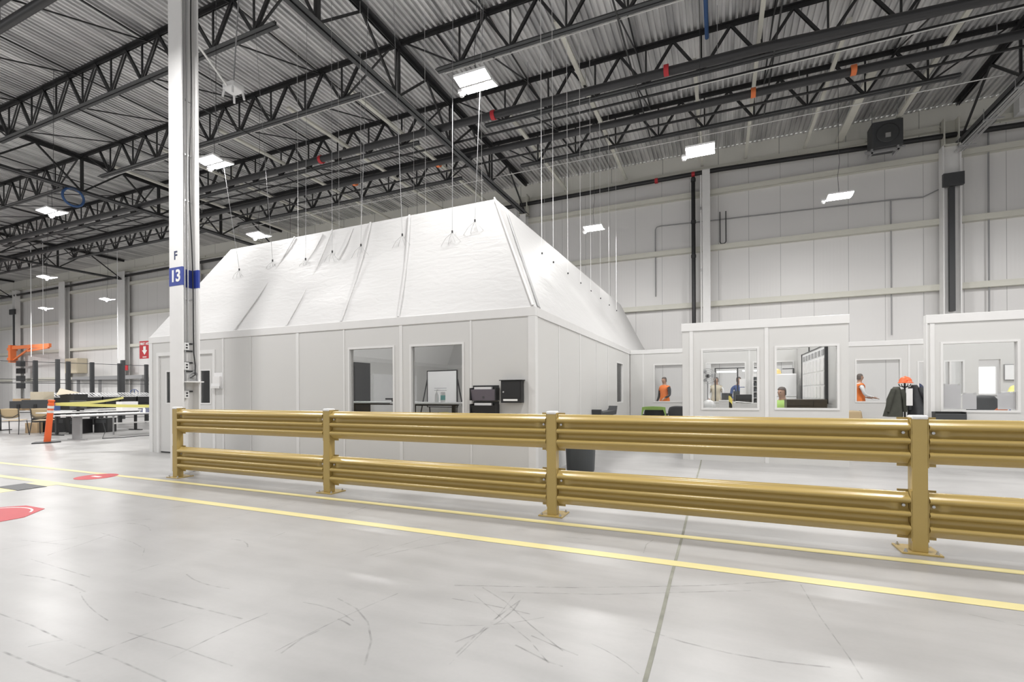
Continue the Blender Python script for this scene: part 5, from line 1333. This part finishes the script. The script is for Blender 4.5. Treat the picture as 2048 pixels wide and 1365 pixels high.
MB().tube([(-16.7, 8.2, 0.62), (-16.6, 8.25, 0.2), (-16.45, 8.1, 0.012), (-16.2, 8.5, 0.01), (-16.3, 9.0, 0.01), (-16.15, 9.4, 0.01)], 0.012, 6).build('cable', M['charcoal'], t)
# computer towers under the tables
for i, (x_, y_, lb) in enumerate(((-21.6, 8.9, 'black computer tower under the monitor table, left'), (-20.9, 9.15, 'black computer tower under the monitor table, right'), (-19.35, 9.62, 'black computer tower under the slim legged table'), (-19.5, 9.0, 'black crate under the slim legged table, near end'))):
    t = thing('computer_tower', lb, 'computer', (x_, y_, 0), 0.6, 'towers under the tables')
    MB().box(-0.2, 0.2, -0.25, 0.25, 0.0, 0.48).build('case', M['black'], t, bevel=0.008); MB().box(-0.15, 0.15, -0.256, -0.25, 0.32, 0.44).build('drive_panel', M['charcoal'], t)
carton('flattened tan carton under the monitor table', (-21.35, 8.55, 0), (0.35, 0.25, 0.34), 'card', rz=0.6)
# row of slotted crates on benches
for k in range(6):
    y_ = 9.95+0.62*k; x_ = -23.6+0.03*k
    t = thing('slotted_crate', 'black crate with white slotted top, %s from the left in the row' % ['first', 'second', 'third', 'fourth', 'fifth', 'last'][k], 'crate', (x_, y_, 0.98), math.pi/2, 'row of slotted crates')
    MB().box(-0.29, 0.29, -0.2, 0.2, 0, 0.24).build('crate_body', M['black'], t)
    MB().box(-0.29, 0.29, -0.225, -0.2, 0.20, 0.225).box(-0.29, 0.29, 0.2, 0.225, 0.35, 0.38).build('rim', M['white'], t)
    mb = MB()
    for q in range(6): mb.bar((-0.28+0.112*q, -0.21, 0.22), (-0.28+0.112*q, 0.21, 0.37), 0.028, 0.02)
    mb.build('divider', M['white'], t)
for k in range(2):
    t = thing('crate_bench', ('black bench below the slotted crates, left half', 'black bench below the slotted crates, right half')[k], 'bench', (-23.55, 10.6+1.9*k, 0), math.pi/2, 'benches below the crates')
    MB().box(-0.93, 0.93, -0.3, 0.3, 0.93, 0.98).build('bench_top', M['black'], t)
    MB().box(-0.9, 0.9, -0.25, 0.28, 0.55, 0.92).build('drawer_unit', M['black'], t)
    for sx in (-0.88, 0.88):
        for sy in (-0.25, 0.25): MB().box(sx-0.025, sx+0.025, sy-0.025, sy+0.025, 0, 0.55).build('leg', M['black'], t)
# guard fence of dark posts and wire panels
FP = [(-25.6, 7.6), (-25.3, 8.9), (-25.1, 10.1), (-24.75, 11.0), (-24.6, 11.75), (-24.45, 12.7), (-24.3, 13.7), (-24.2, 14.8)]
fence = thing('guard_fence', 'dark-posted wire guard fence behind the black crates at left', 'fence', (0, 0, 0))
for i, (x_, y_) in enumerate(FP):
    h = 2.66 if i else 2.8
    MB().box(x_-0.06, x_+0.06, y_-0.06, y_+0.06, 0, h).build('fence_post', M['charcoal'], fence)
for (a, b) in zip(FP[:-1], FP[1:]):
    pn = MB()
    for z in (0.25, 1.75, 1.9, 2.6): pn.bar((a[0], a[1], z), (b[0], b[1], z), 0.022, 0.022)
    for c in (a, b): pn.box(c[0]-0.011, c[0]+0.011, c[1]-0.011, c[1]+0.011, 0.25, 2.6)
    pn.build('panel_frame', M['dark_steel'], fence)
    MB().poly([(a[0], a[1], 0.27), (b[0], b[1], 0.27), (b[0], b[1], 2.58), (a[0], a[1], 2.58)], [(0, 1, 2, 3)]).build('wire_panel', M['mesh'], fence)
# taller posts behind
for i, (x_, y_) in enumerate(((-30.2, 13.0), (-28.6, 15.0))):
    tag(MB().box(x_-0.07, x_+0.07, y_-0.07, y_+0.07, 0, 3.05).build('machine_post', M['charcoal']), ('dark free-standing post seen between the fence posts, left', 'dark free-standing post seen between the fence posts, right')[i], 'post', 'machine posts')
# orange jib crane on the far-left column
t = thing('jib_crane', 'orange jib crane fixed to the far left wall column', 'crane', (-52.5, 19.7, 0))
MB().box(-0.18, 0.18, -0.18, 0.18, 3.9, 5.3).build('mast', M['orange_paint'], t)
for zz in (4.1, 4.9): MB().box(-0.6, -0.18, -0.1, 0.4, zz, zz+0.2).build('wall_bracket', M['orange_paint'], t)
MB().bar((0.1, 0, 5.1), (9.5, -1.6, 4.75), 0.14, 0.26).build('boom', M['orange_paint'], t)
MB().bar((4.2, -0.7, 4.62), (9.2, -1.55, 4.62), 0.12, 0.14).build('trolley_rail', M['orange_paint'], t)
MB().bar((0.1, 0.05, 4.1), (5.2, -0.9, 4.85), 0.10, 0.10).build('brace', M['orange_paint'], t)
# notices on the far wall columns and things along the far wall
t = thing('column_notice', 'red and dark notice board on the far wall column above the tape', 'notice', (-38.0, 20.02, 2.95))
MB().box(-0.42, 0.42, -0.02, 0.02, 0, 0.34).build('red_panel', M['red'], t)
MB().box(-0.42, 0.10, -0.02, 0.02, 0.34, 0.72).build('dark_panel', M['charcoal'], t)
t = thing('control_cabinet', 'beige electrical cabinet on the far left wall', 'electrical cabinet', (-44.6, 20.3, 2.9))
MB().box(-0.85, 0.85, -0.3, 0.3, 0, 1.1).build('cabinet_body', M['kraft'], t)
MB().box(-0.8, 0.8, -0.32, -0.3, 0.05, 1.05).build('door', M['kraft'], t); MB().box(-0.1, 0.0, -0.34, -0.32, 0.45, 0.6).build('handle', M['black'], LAST[0])
t = thing('column_boxes', 'dark switch boxes stacked on the far left column side', 'switch box', (-51.7, 19.9, 1.8))
for k in range(4): MB().box(-0.35, 0.35, -0.15, 0.15, 0.6*k, 0.6*k+0.42).build('switch_box', M['charcoal'] if k != 2 else M['black'], t)
MB().box(-0.04, 0.04, 0.15, 0.2, -1.8, 2.4).build('mounting_rail', M['grey'], t)
t = thing('far_shelf', 'grey wall shelf band along the far wall behind the fence', 'shelf', (-41.5, 20.2, 2.35))
MB().box(-3.2, 5.4, -0.12, 0.2, 0, 0.26).build('shelf_board', M['grey'], t)
for x_ in (-2.8, 0.0, 2.6, 5.0): MB().box(x_-0.03, x_+0.03, 0.0, 0.2, -2.35, 0).build('support', M['grey'], t)
t = thing('round_clock', 'blue-ringed round fan guard standing behind the crates', 'fan', (-23.75, 12.9, 0.98), math.pi/2)
MB().tube([(0.16*math.cos(a*math.pi/10), 0, 0.36+0.16*math.sin(a*math.pi/10)) for a in range(21)], 0.014, 6, False).build('ring', M['blue_cloth'], t)
MB().bar((0, 0, 0), (0, 0, 0.50), 0.03, 0.02).bar((-0.14, 0, 0.36), (0.14, 0, 0.36), 0.02, 0.02).build('spokes', M['blue_cloth'], t)

# small fittings at the top right of the far wall
t = thing('cable_ring', 'loop of dark cable hanging at the top right of the far wall', 'cable', (8.05, 20.40, 10.06))
MB().tube([(0.20*math.cos(a*math.pi/12), 0, 0.21*math.sin(a*math.pi/12)) for a in range(25)], 0.022, 6, False).build('loop', M['grey'], t)
MB().box(-0.03, 0.03, 0.0, 0.04, 0.20, 0.27).build('hook', M['dark_steel'], t)
t = thing('panel_box', 'white box with a blue face at the upper right edge of the view', 'electrical box', (8.95, 20.05, 9.95))
MB().box(-0.30, 0.45, 0.0, 0.34, 0.0, 0.75).build('housing', M['white'], t, bevel=0.01)
MB().box(-0.05, 0.42, -0.012, 0.0, 0.14, 0.66).build('blue_face', M['blue'], t)
MB().box(-0.28, -0.08, -0.012, 0.0, 0.10, 0.60).build('cover', M['trimw'], t)
